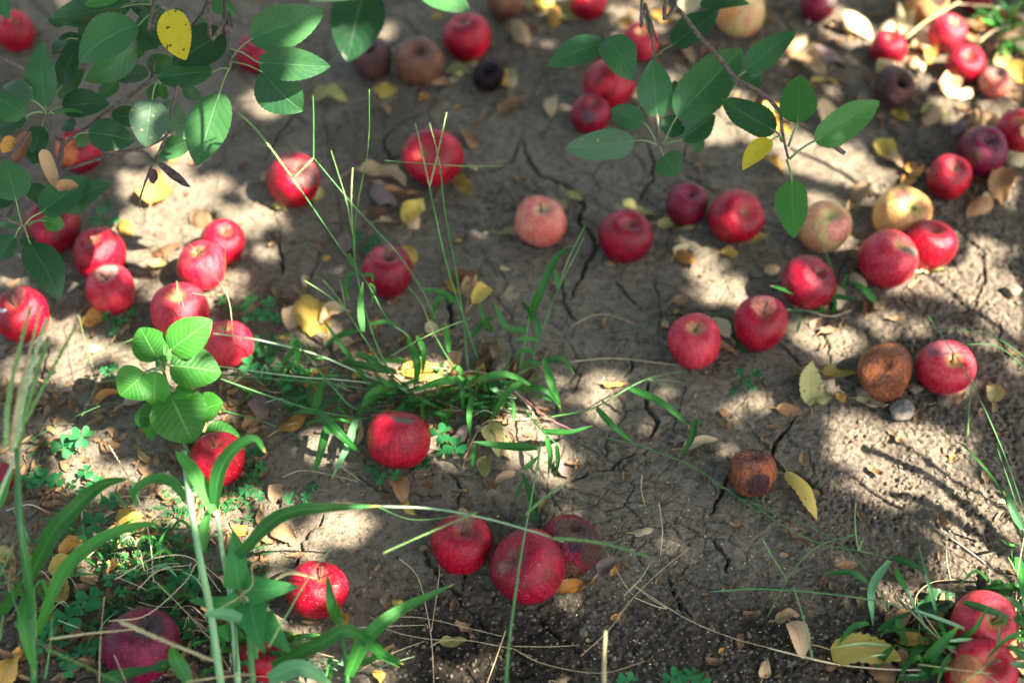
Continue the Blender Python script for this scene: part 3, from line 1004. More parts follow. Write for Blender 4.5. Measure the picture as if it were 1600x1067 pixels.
apple(622, 687, 48, 'red', (.15, .975), "red apple with a grey brown bruise and notch in its top, below the grass clump", skin_marks=[((.22, .80), .40, (.085, .058, .042))], dents=[((.34, .88), .36, .16)], dusty=.45, stem=False)
apple(340, 718, 43, 'red', (0, .8), "speckled red apple half hidden under the broad leaved plant and a grass blade", speck=.9)
apple(2, 745, 22, 'crimson', (0, .6), "red apple sliver at the left picture edge behind tall grass")
apple(722, 850, 47, 'red', (.08, .68), "heart shaped red speckled apple left of the largest apple", stem=True, speck=.6, skin_marks=[((.1, .86), .34, (.20, .09, .06))], squat=.98)
apple(826, 885, 57, 'crimson', (-.55, .45), "largest crimson apple in front with pale scratches and speckles", speck=.6, skin_marks=[((-.72, .18), .24, (.22, .075, .06))], stem=False, rough=.32)
apple(891, 851, 46, 'burgundy', (.15, .85), "dark purple brown decaying apple behind the largest one", skin_marks=[((.15, .72), .66, (.070, .027, .018)), ((.80, .05), .70, (.050, .018, .012)), ((-.1, -.80), .42, (.10, .038, .018)), ((.10, .05), .22, (.035, .012, .02))], wrinkle=.25, lump=.05, rough=.24, stem=False, dents=[((.15, 0), .4, .08)])
apple(495, 922, 45, 'red', (.25, .72), "scarlet sunlit apple right of the arrow leaved weed", speck=.9)
apple(222, 1008, 57, 'purple', (.2, .8), "magenta apple in deep shade beneath clover and dry stalks", skin_marks=[((.3, .75), .50, (.045, .018, .02)), ((-.4, -.8), .45, (.04, .014, .018))], rough=.28, stem=False)
apple(415, 1027, 37, 'red', (.0, .6), "red apple mostly hidden behind the arrow leaved weed at the bottom")
apple(1383, 581, 44, 'brown', (-.2, .42), "orange brown rotten apple with a sunken hollow beside the grey stone", skin_marks=[((-.2, .42), .18, (.07, .03, .02))], dents=[((.35, -.05), .45, .16), ((-.05, .7), .5, .10), ((.1,.35),.3,.08), ((-.7,-.1),.4,.10)], wrinkle=.3, squat=.62, lump=.08, stem=False, speck=.1, dusty=.1)
apple(1477, 574, 43, 'pink', (.10, .34), "dusty red apple with a heart shaped stem hollow, right of the rotten brown one", skin_marks=[((.10, .34), .16, (.34, .15, .05)), ((-.4, .75), .45, (.24, .05, .06))], dusty=.7, speck=.8, stem=True)
apple(1175, 739, 37, 'wet', (.1, .93), "round orange brown apple with glossy black wet patches", skin_marks=[((.15, -.45), .52, (.045, .011, .010))], wrinkle=.22, rough=.14, dusty=.05, lump=.05, speck=0, stem=False)
apple(1536, 974, 49, 'pink', (.2, .35), "rosy red apple with a yellow stem hollow in the right hand grass", dents=[((.0, .1), .4, .05)])
apple(1531, 1048, 52, 'red', (.1, .5), "red apple below the rosy one, cut by the bottom edge", skin_marks=[((-.6, .1), .55, (.28, .09, .035))])

# ------------------------------------------------------------------ leaves
def outline(t, kind):
    if kind == 'apple':
        w = (t ** 0.56) * (1 - t) ** 0.84 / 0.384
    elif kind == 'round':
        w = (t ** 0.48) * (1 - t) ** 0.74 / 0.430
    elif kind == 'arrow':
        w = (min(t / 0.10, 1.0) ** 0.7) * (1 - t) ** 0.85
    elif kind == 'dead':
        w = (t ** 0.60) * (1 - t) ** 0.95 / 0.351
    else:
        w = (t ** 0.7) * (1 - t) ** 0.7 / 0.379
    return min(w, 1.02)


def leaf_mesh(B, T, n, wid, kind='apple', fold=0.12, bend=0.15, roll=0.0, crink=0.0, serr=0.03, nu=16, nv=6, seed=0, twist=0.0, lobes=0.0):
    """leaf blade from B to T with face normal about n; returns V, F, uv"""
    rr = random.Random(seed)
    X = (T - B)
    L = X.length
    X.normalize()
    n = (n - X * n.dot(X)).normalized()
    Y = n.cross(X)
    ph = [rr.uniform(0, 6.28) for _ in range(6)]
    V, F, U = [], [], []
    for i in range(nu + 1):
        t = i / nu
        hw = 0.5 * wid * outline(t, kind)
        tw = twist * t
        Yt = Y * math.cos(tw) + n * math.sin(tw)
        Nt = n * math.cos(tw) - Y * math.sin(tw)
        arch = bend * L * 4 * t * (1 - t) * 0.5
        for j in range(nv + 1):
            s = 2 * j / nv - 1
            k = 1.0
            if abs(s) > .99:
                k += serr * (1 if (i % 2) else -1) + lobes * math.sin(9 * t + ph[4] + s)
            y = s * hw * k
            z = fold * abs(y)
            if roll:
                Rr = max(wid, 1e-4) / roll
                a = y / Rr
                y, zz = Rr * math.sin(a), Rr * (1 - math.cos(a))
                z += zz
            z += crink * wid * (math.sin(7 * t + ph[0] + 2 * s) * .5 + math.sin(13 * t + ph[1] - 3 * s) * .3) * (0.3 + abs(s))
            V.append(B + X * (t * L) + Yt * y + Nt * (z + arch))
            U.append((t, 0.5 + 0.5 * s))
    for i in range(nu):
        for j in range(nv):
            a = i * (nv + 1) + j
            F.append((a, a + nv + 1, a + nv + 2, a + 1))
    return V, F, U


GREENS = {
    'branch': leaf_material("apple_leaf", (0.013, 0.060, 0.022), (0.032, 0.098, 0.030), (0.09, 0.26, 0.03), rough=0.36, vein=(0.10, 0.22, 0.10), trans_w=0.22, veins=8, spots=(0.060, 0.110, 0.062), spot_amt=0.0, rndv=.36),
    'spotted': leaf_material("spotted_apple_leaf", (0.036, 0.080, 0.044), (0.055, 0.110, 0.058), (0.10, 0.25, 0.04), rough=0.5, vein=(0.12, 0.22, 0.11), trans_w=0.22, spots=(0.24, 0.15, 0.10), spot_amt=0.06),
    'bright': leaf_material("twig_leaf", (0.022, 0.125, 0.024), (0.042, 0.170, 0.030), (0.14, 0.36, 0.03), rough=0.45, vein=(0.13, 0.30, 0.09), trans_w=0.3, spots=(0.20, 0.13, 0.05), spot_amt=-0.01),
    'yellow': leaf_material("yellow_leaf", (0.52, 0.42, 0.02), (0.62, 0.52, 0.03), (0.6, 0.45, 0.02), rough=0.45, vein=(0.45, 0.42, 0.05), trans_w=0.3, spots=(0.09, 0.045, 0.012), spot_amt=0.07, rndv=.1),
    'herb': leaf_material("herb_leaf", (0.022, 0.130, 0.014), (0.045, 0.200, 0.024), (0.15, 0.46, 0.02), rough=0.48, vein=(0.16, 0.42, 0.10), veins=9, trans_w=0.32, vein_amt=.55, rndv=.2, pucker=.4),
    'weed': leaf_material("weed_leaf", (0.022, 0.150, 0.034), (0.048, 0.220, 0.052), (0.10, 0.38, 0.04), rough=0.5, vein=(0.18, 0.40, 0.16), veins=6, trans_w=0.3, rndv=.15),
    'clover': leaf_material("clover_leaf", (0.010, 0.105, 0.030), (0.024, 0.160, 0.045), (0.08, 0.34, 0.04), rough=0.55, vein=(0.12, 0.32, 0.10), veins=3, trans_w=0.3, vein_amt=.3, rndv=.2),
}
DEAD = {
    'tan': leaf_material("tan_dead_leaf", (0.30, 0.185, 0.095), (0.46, 0.31, 0.17), (0.4, 0.24, 0.1), rough=.7, vein=(0.20, 0.11, 0.05), trans_w=.12, rndv=.3, spots=(.13, .07, .035), spot_amt=0.0),
    'pale': leaf_material("pale_dead_leaf", (0.46, 0.36, 0.20), (0.60, 0.48, 0.28), (0.5, 0.36, 0.15), rough=.7, vein=(0.34, 0.24, 0.12), trans_w=.15, rndv=.2, spots=(.25, .15, .07), spot_amt=0.0),
    'brown': leaf_material("brown_dead_leaf", (0.13, 0.062, 0.028), (0.26, 0.135, 0.060), (0.25, 0.12, 0.05), rough=.65, vein=(0.09, 0.045, 0.02), trans_w=.1, rndv=.3, spots=(.05, .025, .015), spot_amt=0.02),
    'orange': leaf_material("orange_dead_leaf", (0.34, 0.150, 0.030), (0.48, 0.255, 0.055), (0.45, 0.2, 0.05), rough=.6, vein=(0.22, 0.10, 0.02), trans_w=.15, rndv=.2, spots=(.12, .05, .02), spot_amt=0.03),
    'yellow': leaf_material("fallen_yellow_leaf", (0.34, 0.23, 0.045), (0.46, 0.33, 0.070), (0.6, 0.42, 0.05), rough=.55, vein=(0.40, 0.28, 0.03), trans_w=.2, rndv=.15, spots=(.20, .10, .03), spot_amt=0.05),
    'lime': leaf_material("yellow_green_leaf", (0.25, 0.23, 0.075), (0.37, 0.33, 0.13), (0.5, 0.45, 0.08), rough=.55, vein=(0.30, 0.30, 0.06), trans_w=.2, rndv=.15, spots=(.17, .10, .05), spot_amt=0.06),
    'mauve': leaf_material("mauve_dead_leaf", (0.15, 0.095, 0.085), (0.25, 0.165, 0.140), (0.2, 0.12, 0.1), rough=.6, vein=(0.10, 0.06, 0.055), trans_w=.08, rndv=.25),
}
m = NT("leaf_stalk")
m.L(m.mix(m.noise(m.obj_vec(), 80, 2), (.10, .17, .05), (.19, .25, .09)), m.bsdf.inputs["Base Color"])
m.bsdf.inputs["Roughness"].default_value = .5
M_STALK = m.m
m = NT("dry_leaf_stalk")
m.L(m.mix(m.noise(m.obj_vec(), 80, 2), (.30, .18, .06), (.45, .32, .13)), m.bsdf.inputs["Base Color"])
m.bsdf.inputs["Roughness"].default_value = .6
M_DRYSTALK = m.m

CNT = [0]


def px_len(n_px, dep):
    return n_px * dep / FPX


def green_leaf(parent, b, t, w, depth, mat='branch', dd=None, stalk=None, kind='apple', fold=.18, bend=None, serr=.022, name='leaf', tiltsd=.28, lobes=0.0, stalk_w=1.6):
    CNT[0] += 1
    r = random.Random(CNT[0] * 7 + 3)
    if dd is None: dd = r.uniform(-.022, .022)
    B = D(b[0], b[1], depth)
    T = D(t[0], t[1], depth + dd)
    nrm = (C0 - B).normalized() * .75 + Vector((0, 0, 1)) * .35 + Vector((r.gauss(0, tiltsd), r.gauss(0, tiltsd), r.gauss(0, tiltsd)))
    if bend is None: bend = r.uniform(-.05, .34)
    V, F, U = leaf_mesh(B, T, nrm, px_len(w, depth) * 1.08, kind, fold * r.uniform(.4, 1.4), bend, 0, .02, serr, 44 if kind == 'round' else 26, 6, CNT[0], r.uniform(-.3, .3), lobes)
    o = mesh_obj(name, V, F, GREENS[mat], parent, U, origin=B)
    if stalk is not None:
        S = D(stalk[0], stalk[1], depth + r.uniform(0, .01))
        mid = S.lerp(B, .5) + Vector((0, 0, .003))
        w_ = px_len(stalk_w, depth)
        v, f = tube([S, mid, B, B.lerp(T, .12)], [w_, w_ * .8, w_ * .8, w_ * .4], 5, 7)
        mesh_obj("petiole", v, f, M_STALK, o)
    return o


def twig(parent, pts, depth, w0, w1, mat=None, depth2=None, name="twig", knots=.12):
    n = len(pts)
    P, Rr = [], []
    for i, p in enumerate(pts):
        d = depth + ((depth2 if depth2 is not None else depth) - depth) * i / max(1, n - 1)
        P.append(D(p[0], p[1], d) if len(p) == 2 else Vector(p))
        Rr.append(px_len(w0 + (w1 - w0) * i / max(1, n - 1), 1.8) * .5)
    v, f = tube(P, Rr, 7, 5 * n, knots)
    return mesh_obj(name, v, f, mat or M_TWIG, parent)


def Z1(x, y): return (x * .3373, y * .3373)
def Z3(x, y): return (800 + x * .3373, y * .3373)
def Z4(x, y): return (1200 + x * .3373, y * .3373)
def Z5(x, y): return (x * .3373, 350 + y * .3373)


GRP_BR = "leafy apple branches hanging into view"
# ---- the big branch, upper left
dA = 1.73
bA = tag(empty("apple_branch", D(350, 100, dA)), "leafy branch with one yellow leaf hanging over the upper left apples", "branch", GRP_BR)
twig(bA, [(-0.3, 2.72, 1.86), (-.36, 2.3, 1.2), (-.36, 2.02, .72), Z1(970, 0), Z1(1040, 110), Z1(1070, 230), Z1(1065, 312)], dA, 9, 4.5)
twig(bA, [(-.36, 2.02, .74), Z1(1040, 0), Z1(1062, 60), Z1(1075, 125)], dA + .02, 6, 3, M_DEADTWIG)
twig(bA, [Z1(1050, 130), Z1(900, 250), Z1(760, 340), Z1(700, 370), Z1(590, 452), Z1(490, 520), Z1(410, 585), Z1(320, 650), Z1(280, 705), Z1(270, 775)], dA + .03, 7, 4.5)
twig(bA, [Z1(825, 395), Z1(785, 540), Z1(760, 660), Z1(700, 775), Z1(650, 920), Z1(655, 980)], dA + .01, 5.5, 3)
twig(bA, [Z1(790, 610), Z1(735, 655), Z1(640, 690), Z1(540, 710), Z1(420, 750), Z1(290, 792)], dA + .03, 4.5, 5.5)
twig(bA, [Z1(640, 690), Z1(690, 720), Z1(720, 760)], dA + .02, 4.5, 3)
twig(bA, [Z1(700, 370), Z1(712, 310), Z1(705, 270)], dA + .03, 5, 4, M_DEADTWIG)
twig(bA, [Z1(205, 515), Z1(225, 590), Z1(260, 640), Z1(310, 660)], dA + .02, 5, 5)
twig(bA, [Z1(290, 640), Z1(285, 700), Z1(270, 780)], dA + .02, 8, 7, M_DEADTWIG)
twig(bA, [Z1(880, 130), Z1(930, 70), Z1(960, 10), Z1(1000, -40)], dA + .05, 4, 5, M_DEADTWIG)
twig(bA, [Z1(745, 35), Z1(720, -20), (-.36, 2.05, .70)], dA, 4, 7)
for b, t, w, dz, st, mt in [
    ((640, 120), (365, 285), 205, .0, (745, 40), 'branch'), ((630, 225), (395, 375), 130, .04, None, 'branch'),
    ((760, 70), (650, 235), 150, .07, None, 'branch'), ((1035, 150), (800, 300), 175, .03, (1070, 210), 'branch'),
    ((985, 335), (728, 365), 150, .02, (1060, 320), 'branch'), ((610, 15), (222, 92), 140, .05, (720, 20), 'branch'),
    ((565, 35), (315, 118), 100, .03, (720, 25), 'spotted'), ((550, -25), (390, 25), 70, .01, None, 'bright'), ((700, 60), (600, 30), 80, .05, None, 'branch'),
    ((212, 500), (200, 188), 152, .0, (215, 530), 'branch'), ((285, 400), (370, 205), 105, .03, (235, 500), 'branch'), ((270, 450), (395, 320), 80, .05, None, 'branch'),
    ((285, 495), (508, 485), 132, .01, (225, 525), 'branch'), ((250, 528), (387, 525), 42, -.01, (225, 530), 'bright'), ((300, 560), (340, 610), 70, .03, None, 'branch'),
    ((150, 465), (18, 395), 92, -.02, (210, 515), 'spotted'), ((122, 535), (-45, 450), 150, .0, (205, 520), 'branch'), ((120, 545), (-40, 625), 95, .01, (205, 522), 'spotted'),
    ((195, 585), (150, 715), 100, .04, (215, 540), 'branch'), ((405, 615), (622, 655), 142, .0, (340, 640), 'branch'), ((350, 640), (415, 665), 60, .02, None, 'branch'),
    ((705, 460), (672, 683), 168, -.02, (725, 385), 'spotted'), ((1018, 430), (912, 770), 205, -.02, (1066, 312), 'branch'), ((770, 465), (870, 645), 125, .05, (735, 380), 'spotted'),
    ((740, 385), (768, 465), 40, .01, (728, 375), 'bright'), ((845, 410), (930, 462), 60, .04, None, 'branch'), ((690, 335), (540, 375), 95, .06, None, 'spotted'),
    ((380, 170), (240, 250), 80, .08, None, 'branch'), ((300, 190), (250, 260), 60, .06, (360, 185), 'spotted'), ((900, 120), (960, 150), 90, .08, None, 'branch'), ((150, 760), (190, 640), 80, .06, None, 'branch'), ((640, 220), (620, 280), 70, .08, None, 'branch'),
]:
    green_leaf(bA, Z1(*b), Z1(*t), w * .3373, dA + dz, mt, stalk=Z1(*st) if st else None)
green_leaf(bA, (392, 62), (508, 16), 62, dA - .02, 'branch', stalk=(362, 92))
green_leaf(bA, (403, 98), (517, 104), 48, dA - .03, 'branch', stalk=(360, 76), fold=.25)
green_leaf(bA, (408, 112), (474, 174), 70, dA + .01, 'branch', stalk=(362, 97))
green_leaf(bA, (0, -12), (14, 30), 28, dA, 'branch')
yl = green_leaf(bA, Z1(775, 50), Z1(862, 280), 150 * .3373, dA - .03, 'yellow', stalk=Z1(748, 40))
yl["label"] = "yellow leaf with brown spots"
for pts in ([Z1(730, 755), Z1(765, 800), Z1(810, 850), Z1(885, 868)], [Z1(700, 780), Z1(705, 820), Z1(712, 855)]):
    P0, P1 = D(*pts[0], dA), D(*pts[-1], dA + .01)
    V, F, U = leaf_mesh(P0, P1, Vector((.3, -.2, 1)), .016, 'apple', .2, -.25, 2.6, .06, .02, 12, 6, 3)
    o = mesh_obj("withered_leaf", V, F, M_DEADTWIG, bA, U, origin=P0)

rq = random.Random(21)
for _ in range(16):
    x, y = rq.uniform(0, 330), rq.uniform(0, 230)
    a = rq.uniform(0, 6.28)
    l = rq.uniform(34, 62)
    green_leaf(bA, (x, y), (x + l * math.cos(a), y + l * math.sin(a)), l * rq.uniform(.5, .62), dA + rq.uniform(.07, .13), rq.choice(('branch', 'branch', 'spotted')), dd=rq.uniform(-.03, .03), tiltsd=.4)
# ---- the lower cluster at the left edge
dB = 1.72
bB = tag(empty("apple_branch", D(36, 352, dB)), "leafy spur at the left edge hanging over a dark apple", "branch", GRP_BR)
twig(bB, [(-1.0, 2.6, 1.75), (-1.1, 2.2, 1.1), (-.90, 1.9, .60), (-40, 300), (-5, 335), Z1(110, 1048)], dB, 9, 5)
twig(bB, [(-60, 250), (0, 243), Z1(60, 700), Z1(140, 610)], dB - .08, 6, 4, M_DEADTWIG)
twig(bB, [(-50, 75), (0, 90), Z1(60, 295), Z1(112, 318)], dB, 5, 6)
for b, t, w, dz, st, mt in [
    ((75, 930), (22, 738), 155, .0, (100, 1040), 'branch'), ((188, 985), (405, 822), 165, -.01, (112, 1045), 'branch'), ((310, 975), (518, 852), 125, .02, (130, 1045), 'branch'),
    ((200, 1022), (300, 1045), 85, .01, (120, 1046), 'bright'), ((88, 1042), (0, 1035), 62, .0, None, 'bright'), ((140, 850), (210, 960), 90, .05, None, 'branch'), ((60, 900), (-50, 960), 110, .03, None, 'branch'),
]:
    green_leaf(bB, Z1(*b), Z1(*t), w * .3373, dB + dz, mt, stalk=Z1(*st) if st else None)
green_leaf(bB, Z5(140, 92), Z5(272, 358), 155 * .3373, dB - .03, 'branch', stalk=Z1(112, 1050))
green_leaf(bB, Z5(70, 60), Z5(-20, 170), 110 * .3373, dB, 'branch', stalk=Z1(105, 1045))
green_leaf(bB, Z5(120, 60), Z5(135, 120), 60 * .3373, dB + .03, 'branch')
for (a, b2, w, mt) in ((Z1(140, 610), Z1(60, 760), .024, 'brown'), (Z1(70, 640), Z1(10, 720), .022, 'orange'), (Z1(195, 690), Z1(262, 872), .020, 'tan'), (Z1(262, 872), Z1(362, 858), .020, 'brown')):
    P0, P1 = D(*a, dB - .06), D(*b2, dB - .05)
    V, F, U = leaf_mesh(P0, P1, Vector((.2, -.3, 1)), w, 'apple', .2, -.2, 2.2, .06, .02, 14, 6, int(w * 1e4))
    mesh_obj("withered_leaf", V, F, DEAD[mt], bB, U, origin=P0)

# ---- blurred leaves close to the lens, top
dC = 1.42
bC = tag(empty("apple_branch", D(580, -20, dC)), "blurred green leaf tips hanging in at the upper edge, left of centre", "branch", GRP_BR)
twig(bC, [(-0.2, 2.8, 1.9), (-.2, 1.9, 1.0), (590, -90), (600, -30), (660, -22)], dC, 6, 3)
green_leaf(bC, (570, -22), (543, 97), 78, dC, 'branch', stalk=(598, -32), bend=.05, dd=.0)
green_leaf(bC, (600, -20), (470, -2), 44, dC - .04, 'spotted', stalk=(610, -30), dd=.0)
green_leaf(bC, (652, -22), (735, 17), 44, dC + .06, 'branch', stalk=(630, -25), dd=.0)

# ---- the spray in the middle
dD = 1.83
bD = tag(empty("apple_branch", D(1028, 225, dD)), "spray of dusty green leaves hanging in the upper middle on a thin stick", "branch", GRP_BR)
twig(bD, [(.55, 2.76, 1.93), (.35, 2.4, 1.2), (.22, 2.15, .75), Z3(605, -60), Z3(620, 20), Z3(648, 150), Z3(655, 270), Z3(668, 480), Z3(675, 640)], dD, 7, 3.6)
twig(bD, [Z3(648, 110), Z3(672, 190), Z3(690, 205)], dD, 3, 2, M_DEADTWIG)
for b, t, w, dz, st, mt in [
    ((572, 652), (243, 690), 140, -.03, (670, 672), 'spotted'), ((612, 570), (458, 508), 105, -.01, (665, 655), 'branch'), ((676, 542), (648, 276), 152, .0, (678, 630), 'branch'),
    ((762, 545), (1068, 228), 205, -.01, (705, 660), 'branch'), ((728, 638), (748, 532), 108, .0, (690, 670), 'branch'), ((785, 648), (942, 535), 118, .01, (700, 672), 'branch'),
    ((700, 722), (772, 812), 132, -.03, (682, 680), 'branch'), ((440, 178), (568, 378), 150, .02, None, 'branch'), ((430, 195), (163, 305), 122, .03, None, 'branch'),
    ((740, 212), (962, 45), 150, .04, (662, 268), 'branch'), ((870, 20), (1100, 20), 70, .05, None, 'branch'), ((850, 650), (880, 700), 60, .04, (720, 665), 'branch'), ((620, 60), (642, 185), 34, .0, None, 'spotted'),
    ((740, 420), (790, 400), 60, .05, None, 'branch'),
]:
    green_leaf(bD, Z3(*b), Z3(*t), w * .3373, dD + dz, mt, stalk=Z3(*st) if st else None, lobes=.05)

# ---- the twig on the right with its yellow leaf
dE = 1.76
bE = tag(empty("apple_branch", D(1215, 175, dE)), "bare brown twig with bright green leaves and a small yellow one, upper right", "branch", GRP_BR)
twig(bE, [(.55, 2.76, 1.93), (.45, 2.2, 1.1), (.30, 1.95, .62), Z3(720, -40), Z3(770, 40), Z3(870, 170), Z3(930, 235), Z3(1040, 365), Z3(1110, 405), Z4(0, 455), Z4(60, 520), Z4(200, 600), Z4(280, 660), Z4(355, 712)], dE, 7, 7.5)
twig(bE, [Z4(58, 520), Z4(68, 620), Z4(95, 738)], dE, 5.5, 4)
for b, t, w, dz, st, mt in [
    ((1163, 113), (1244, 50), 40, .0, (1148, 128), 'branch'), ((1160, 134), (1192, 113), 30, .02, (1150, 128), 'branch'), ((1212, 206), (1126, 156), 48, .01, (1222, 222), 'branch'),
    ((1246, 193), (1250, 118), 54, -.01, (1232, 229), 'bright'), ((1272, 221), (1375, 158), 50, -.01, (1233, 249), 'bright'), ((1237, 282), (1241, 372), 48, -.01, (1229, 250), 'bright'),
]:
    green_leaf(bE, b, t, w, dE + dz, mt, stalk=st, lobes=.06, stalk_w=2.4)
yl = green_leaf(bE, (1206, 219), (1160, 266), 34, dE - .01, 'yellow', stalk=(1222, 215))
yl["label"] = "small yellow leaf"
green_leaf(bE, (1216, 178), (1213, 166), 10, dE, 'yellow', stalk=(1219, 188))

# ------------------------------------------------------------------ broad leaved plant
pA = tag(empty("broad_leaved_plant", GG(292, 712, 0)), "bright green broad leaved seedling with toothed veined leaves between the left apples", "plant")
apex = GG(252, 566, .13)
d_ap = (apex - C0).dot(CF)
g0 = GG(292, 712, -.005)
v, f = tube([g0, g0.lerp(apex, .35) + Vector((.004, 0, .004)), g0.lerp(apex, .7), apex], [.0032, .0028, .0024, .0016], 8, 14, .05)
mesh_obj("stem", v, f, M_STALK, pA)


def on_stem(k): return g0.lerp(apex, k)


for b, t, w, k, mt in [
    ((247, 563), (219, 512), 45, 1.0, 'herb'), ((266, 547), (331, 500), 48, .92, 'herb'), ((265, 571), (346, 583), 60, .97, 'herb'), ((226, 582), (188, 618), 52, .93, 'herb'),
    ((243, 580), (243, 635), 38, .96, 'herb'), ((256, 556), (284, 541), 24, 1.03, 'herb'), ((264, 614), (302, 692), 72, .72, 'herb'), ((309, 642), (349, 630), 40, .55, 'herb'),
    ((240, 650), (210, 652), 33, .55, 'herb'), ((238, 662), (232, 685), 24, .5, 'herb'), ((243, 650), (254, 676), 24, .55, 'herb'), ((272, 610), (299, 618), 24, .75, 'herb'),
    ((320, 688), (375, 681), 42, .35, 'herb'), ((300, 713), (338, 707), 26, .15, 'herb'), ((250, 566), (246, 552), 11, 1.05, 'herb'), ((252, 566), (260, 556), 10, 1.05, 'herb'), ((251, 566), (244, 574), 9, 1.05, 'herb'),
]:
    S = on_stem(min(k, 1.0))
    sx, sy = to_px(np.array([S]))
    dep = (S - C0).dot(CF)
    green_leaf(pA, b, t, w * 1.14, dep - .006, mt, dd=random.uniform(-.012, .03), stalk=(float(sx[0]), float(sy[0])), kind='round', serr=.028, fold=.10, tiltsd=.2, bend=random.uniform(.05, .25), stalk_w=3)

# ------------------------------------------------------------------ clover


def clover_leaf(parent, P, rad, seed, foot=None):
    rr = random.Random(seed)
    an0 = rr.uniform(0, 2.1)
    tl = Vector((rr.gauss(0, .18), rr.gauss(0, .18) - .15, 1)).normalized()
    ex = tl.cross(Vector((0, 1, .1))).normalized()
    ey = tl.cross(ex)
    V, F, U = [], [], []
    for k in range(3):
        an = an0 + k * 2.094 + rr.uniform(-.1, .1)
        a = ex * math.cos(an) + ey * math.sin(an)
        b = ex * -math.sin(an) + ey * math.cos(an)
        o = len(V)
        R = rad * rr.uniform(.9, 1.08)
        dr = rr.uniform(-.25, .15)
        rows = [(0.04, .03), (.25, .28), (.5, .50), (.75, .60), (.93, .52), (1.02, .30)]
        for t, w in rows:
            for s in (-1, -.5, 0, .5, 1):
                tt = t - (.16 * (1 - abs(s) * 1.4) if t > .9 and abs(s) < .7 else 0)
                V.append(P + a * (tt * R) + b * (s * w * R) + tl * ((abs(s) * w * .32 + dr * t * t) * R))
                U.append((t, .5 + .5 * s))
        for i in range(len(rows) - 1):
            for j in range(4):
                q = o + i * 5 + j
                F.append((q, q + 5, q + 6, q + 1))
    ob = mesh_obj("trifoliate_leaf", V, F, GREENS['clover'], parent, U, origin=P)
    F0 = foot if foot is not None else Vector((P.x + rr.uniform(-.006, .006), P.y + rr.uniform(-.006, .006), gz(P.x, P.y) - .003))
    v, f = tube([F0, F0.lerp(P, .6) + Vector((rr.uniform(-.003, .003), rr.uniform(-.003, .003), .002)), P], [.0006, .0005, .0005], 5, 6)
    mesh_obj("stalk", v, f, M_STALK, ob)


CLOVERS = [
    ("clover with three folded leaves left of the broad leaved plant, beside the tall grass", [(128, 682, 15), (98, 697, 15), (112, 690, 9)]),
    ("clover behind the tall grass stem at the left edge", [(70, 748, 15), (88, 752, 13), (46, 750, 12), (62, 738, 9)]),
    ("clover in the sun patch above the curved grass blade", [(134, 738, 11), (128, 772, 10), (150, 757, 13), (112, 757, 8)]),
    ("clover between the two curved grass blades", [(147, 815, 15), (130, 833, 10), (172, 783, 12)]),
    ("large dark clover in shade above the magenta apple", [(141, 935, 19), (107, 965, 19), (126, 950, 10)]),
    ("small clover beneath the magenta apple's left side", [(152, 1012, 12), (125, 1018, 11), (100, 1030, 9)]),
    ("clover behind the pale grass stem in the lower left", [(272, 908, 13), (296, 903, 14), (301, 922, 11)]),
    ("clover between the magenta apple and the arrow leaved weed", [(268, 964, 13), (293, 983, 12), (280, 975, 9), (305, 1003, 8)]),
    ("clover patch in sun beside the rosy apple and the broad leaved plant", [(372, 482, 12), (392, 470, 11), (410, 492, 11), (392, 497, 10), (421, 473, 10), (432, 497, 9), (350, 470, 9)]),
    ("shaded clover right of the rosy apple", [(402, 540, 12), (416, 556, 12), (390, 572, 13), (412, 585, 12), (437, 575, 10), (446, 598, 11)]),
    ("tiny clover beneath the red apple with a pale top", [(164, 492, 7), (176, 500, 7), (192, 500, 8), (206, 488, 7), (178, 516, 8)]),
    ("tiny clover left of the broad leaved plant's lowest round leaf", [(163, 578, 6), (178, 574, 7), (172, 588, 6), (136, 590, 5)]),
    ("clover touching the right side of the bruised red apple", [(686, 678, 15), (711, 699, 15), (692, 706, 9)]),
    ("clover under the bruised red apple's right edge", [(657, 714, 10), (666, 724, 8), (650, 728, 7)]),
    ("clover at the foot of the bruised red apple", [(580, 733, 9), (595, 748, 9), (617, 742, 8), (588, 722, 7)]),
    ("small clover near the curled tan leaf, below the left grass", [(488, 760, 8), (454, 778, 9), (478, 776, 7), (482, 788, 6)]),
    ("lone little clover on bare soil below the rosy apple", [(1157, 581, 7), (1184, 584, 7), (1166, 598, 6), (1174, 605, 6), (1145, 612, 7)]),
    ("blurred clover behind the dark crimson apple in the grass", [(560, 368, 9), (585, 376, 9), (602, 390, 7), (575, 392, 8), (555, 380, 7)]),
    ("blurred clover behind the two left apples", [(160, 330, 9), (175, 345, 9), (150, 345, 8), (168, 318, 7)]),
    ("clover in the grass tangle left of the bruised apple", [(470, 615, 8), (450, 622, 9), (500, 590, 8), (485, 582, 8), (468, 578, 9)]),
    ("clover beside the dry stalk left of the magenta apple", [(170, 905, 10), (190, 925, 9), (205, 900, 8), (160, 885, 8)]),
    ("clover in deep shade at the lower left corner, right of the orange brown leaf", [(75, 985, 12), (95, 1000, 11), (60, 1010, 10), (110, 1045, 12)]),
    ("clover between the pale grass stems and the yellow leaf, lower left", [(250, 850, 10), (265, 868, 9), (235, 845, 8), (280, 840, 8), (255, 825, 8)]),
    ("clover along the right side of the speckled red apple under the plant", [(400, 705, 8), (408, 728, 8), (396, 745, 8), (385, 765, 9), (405, 775, 8)]),
    ("green leaf tips poking in at the bottom edge", [(1050, 1060, 14), (1078, 1058, 14), (1095, 1064, 12), (980, 1064, 14)]),
]
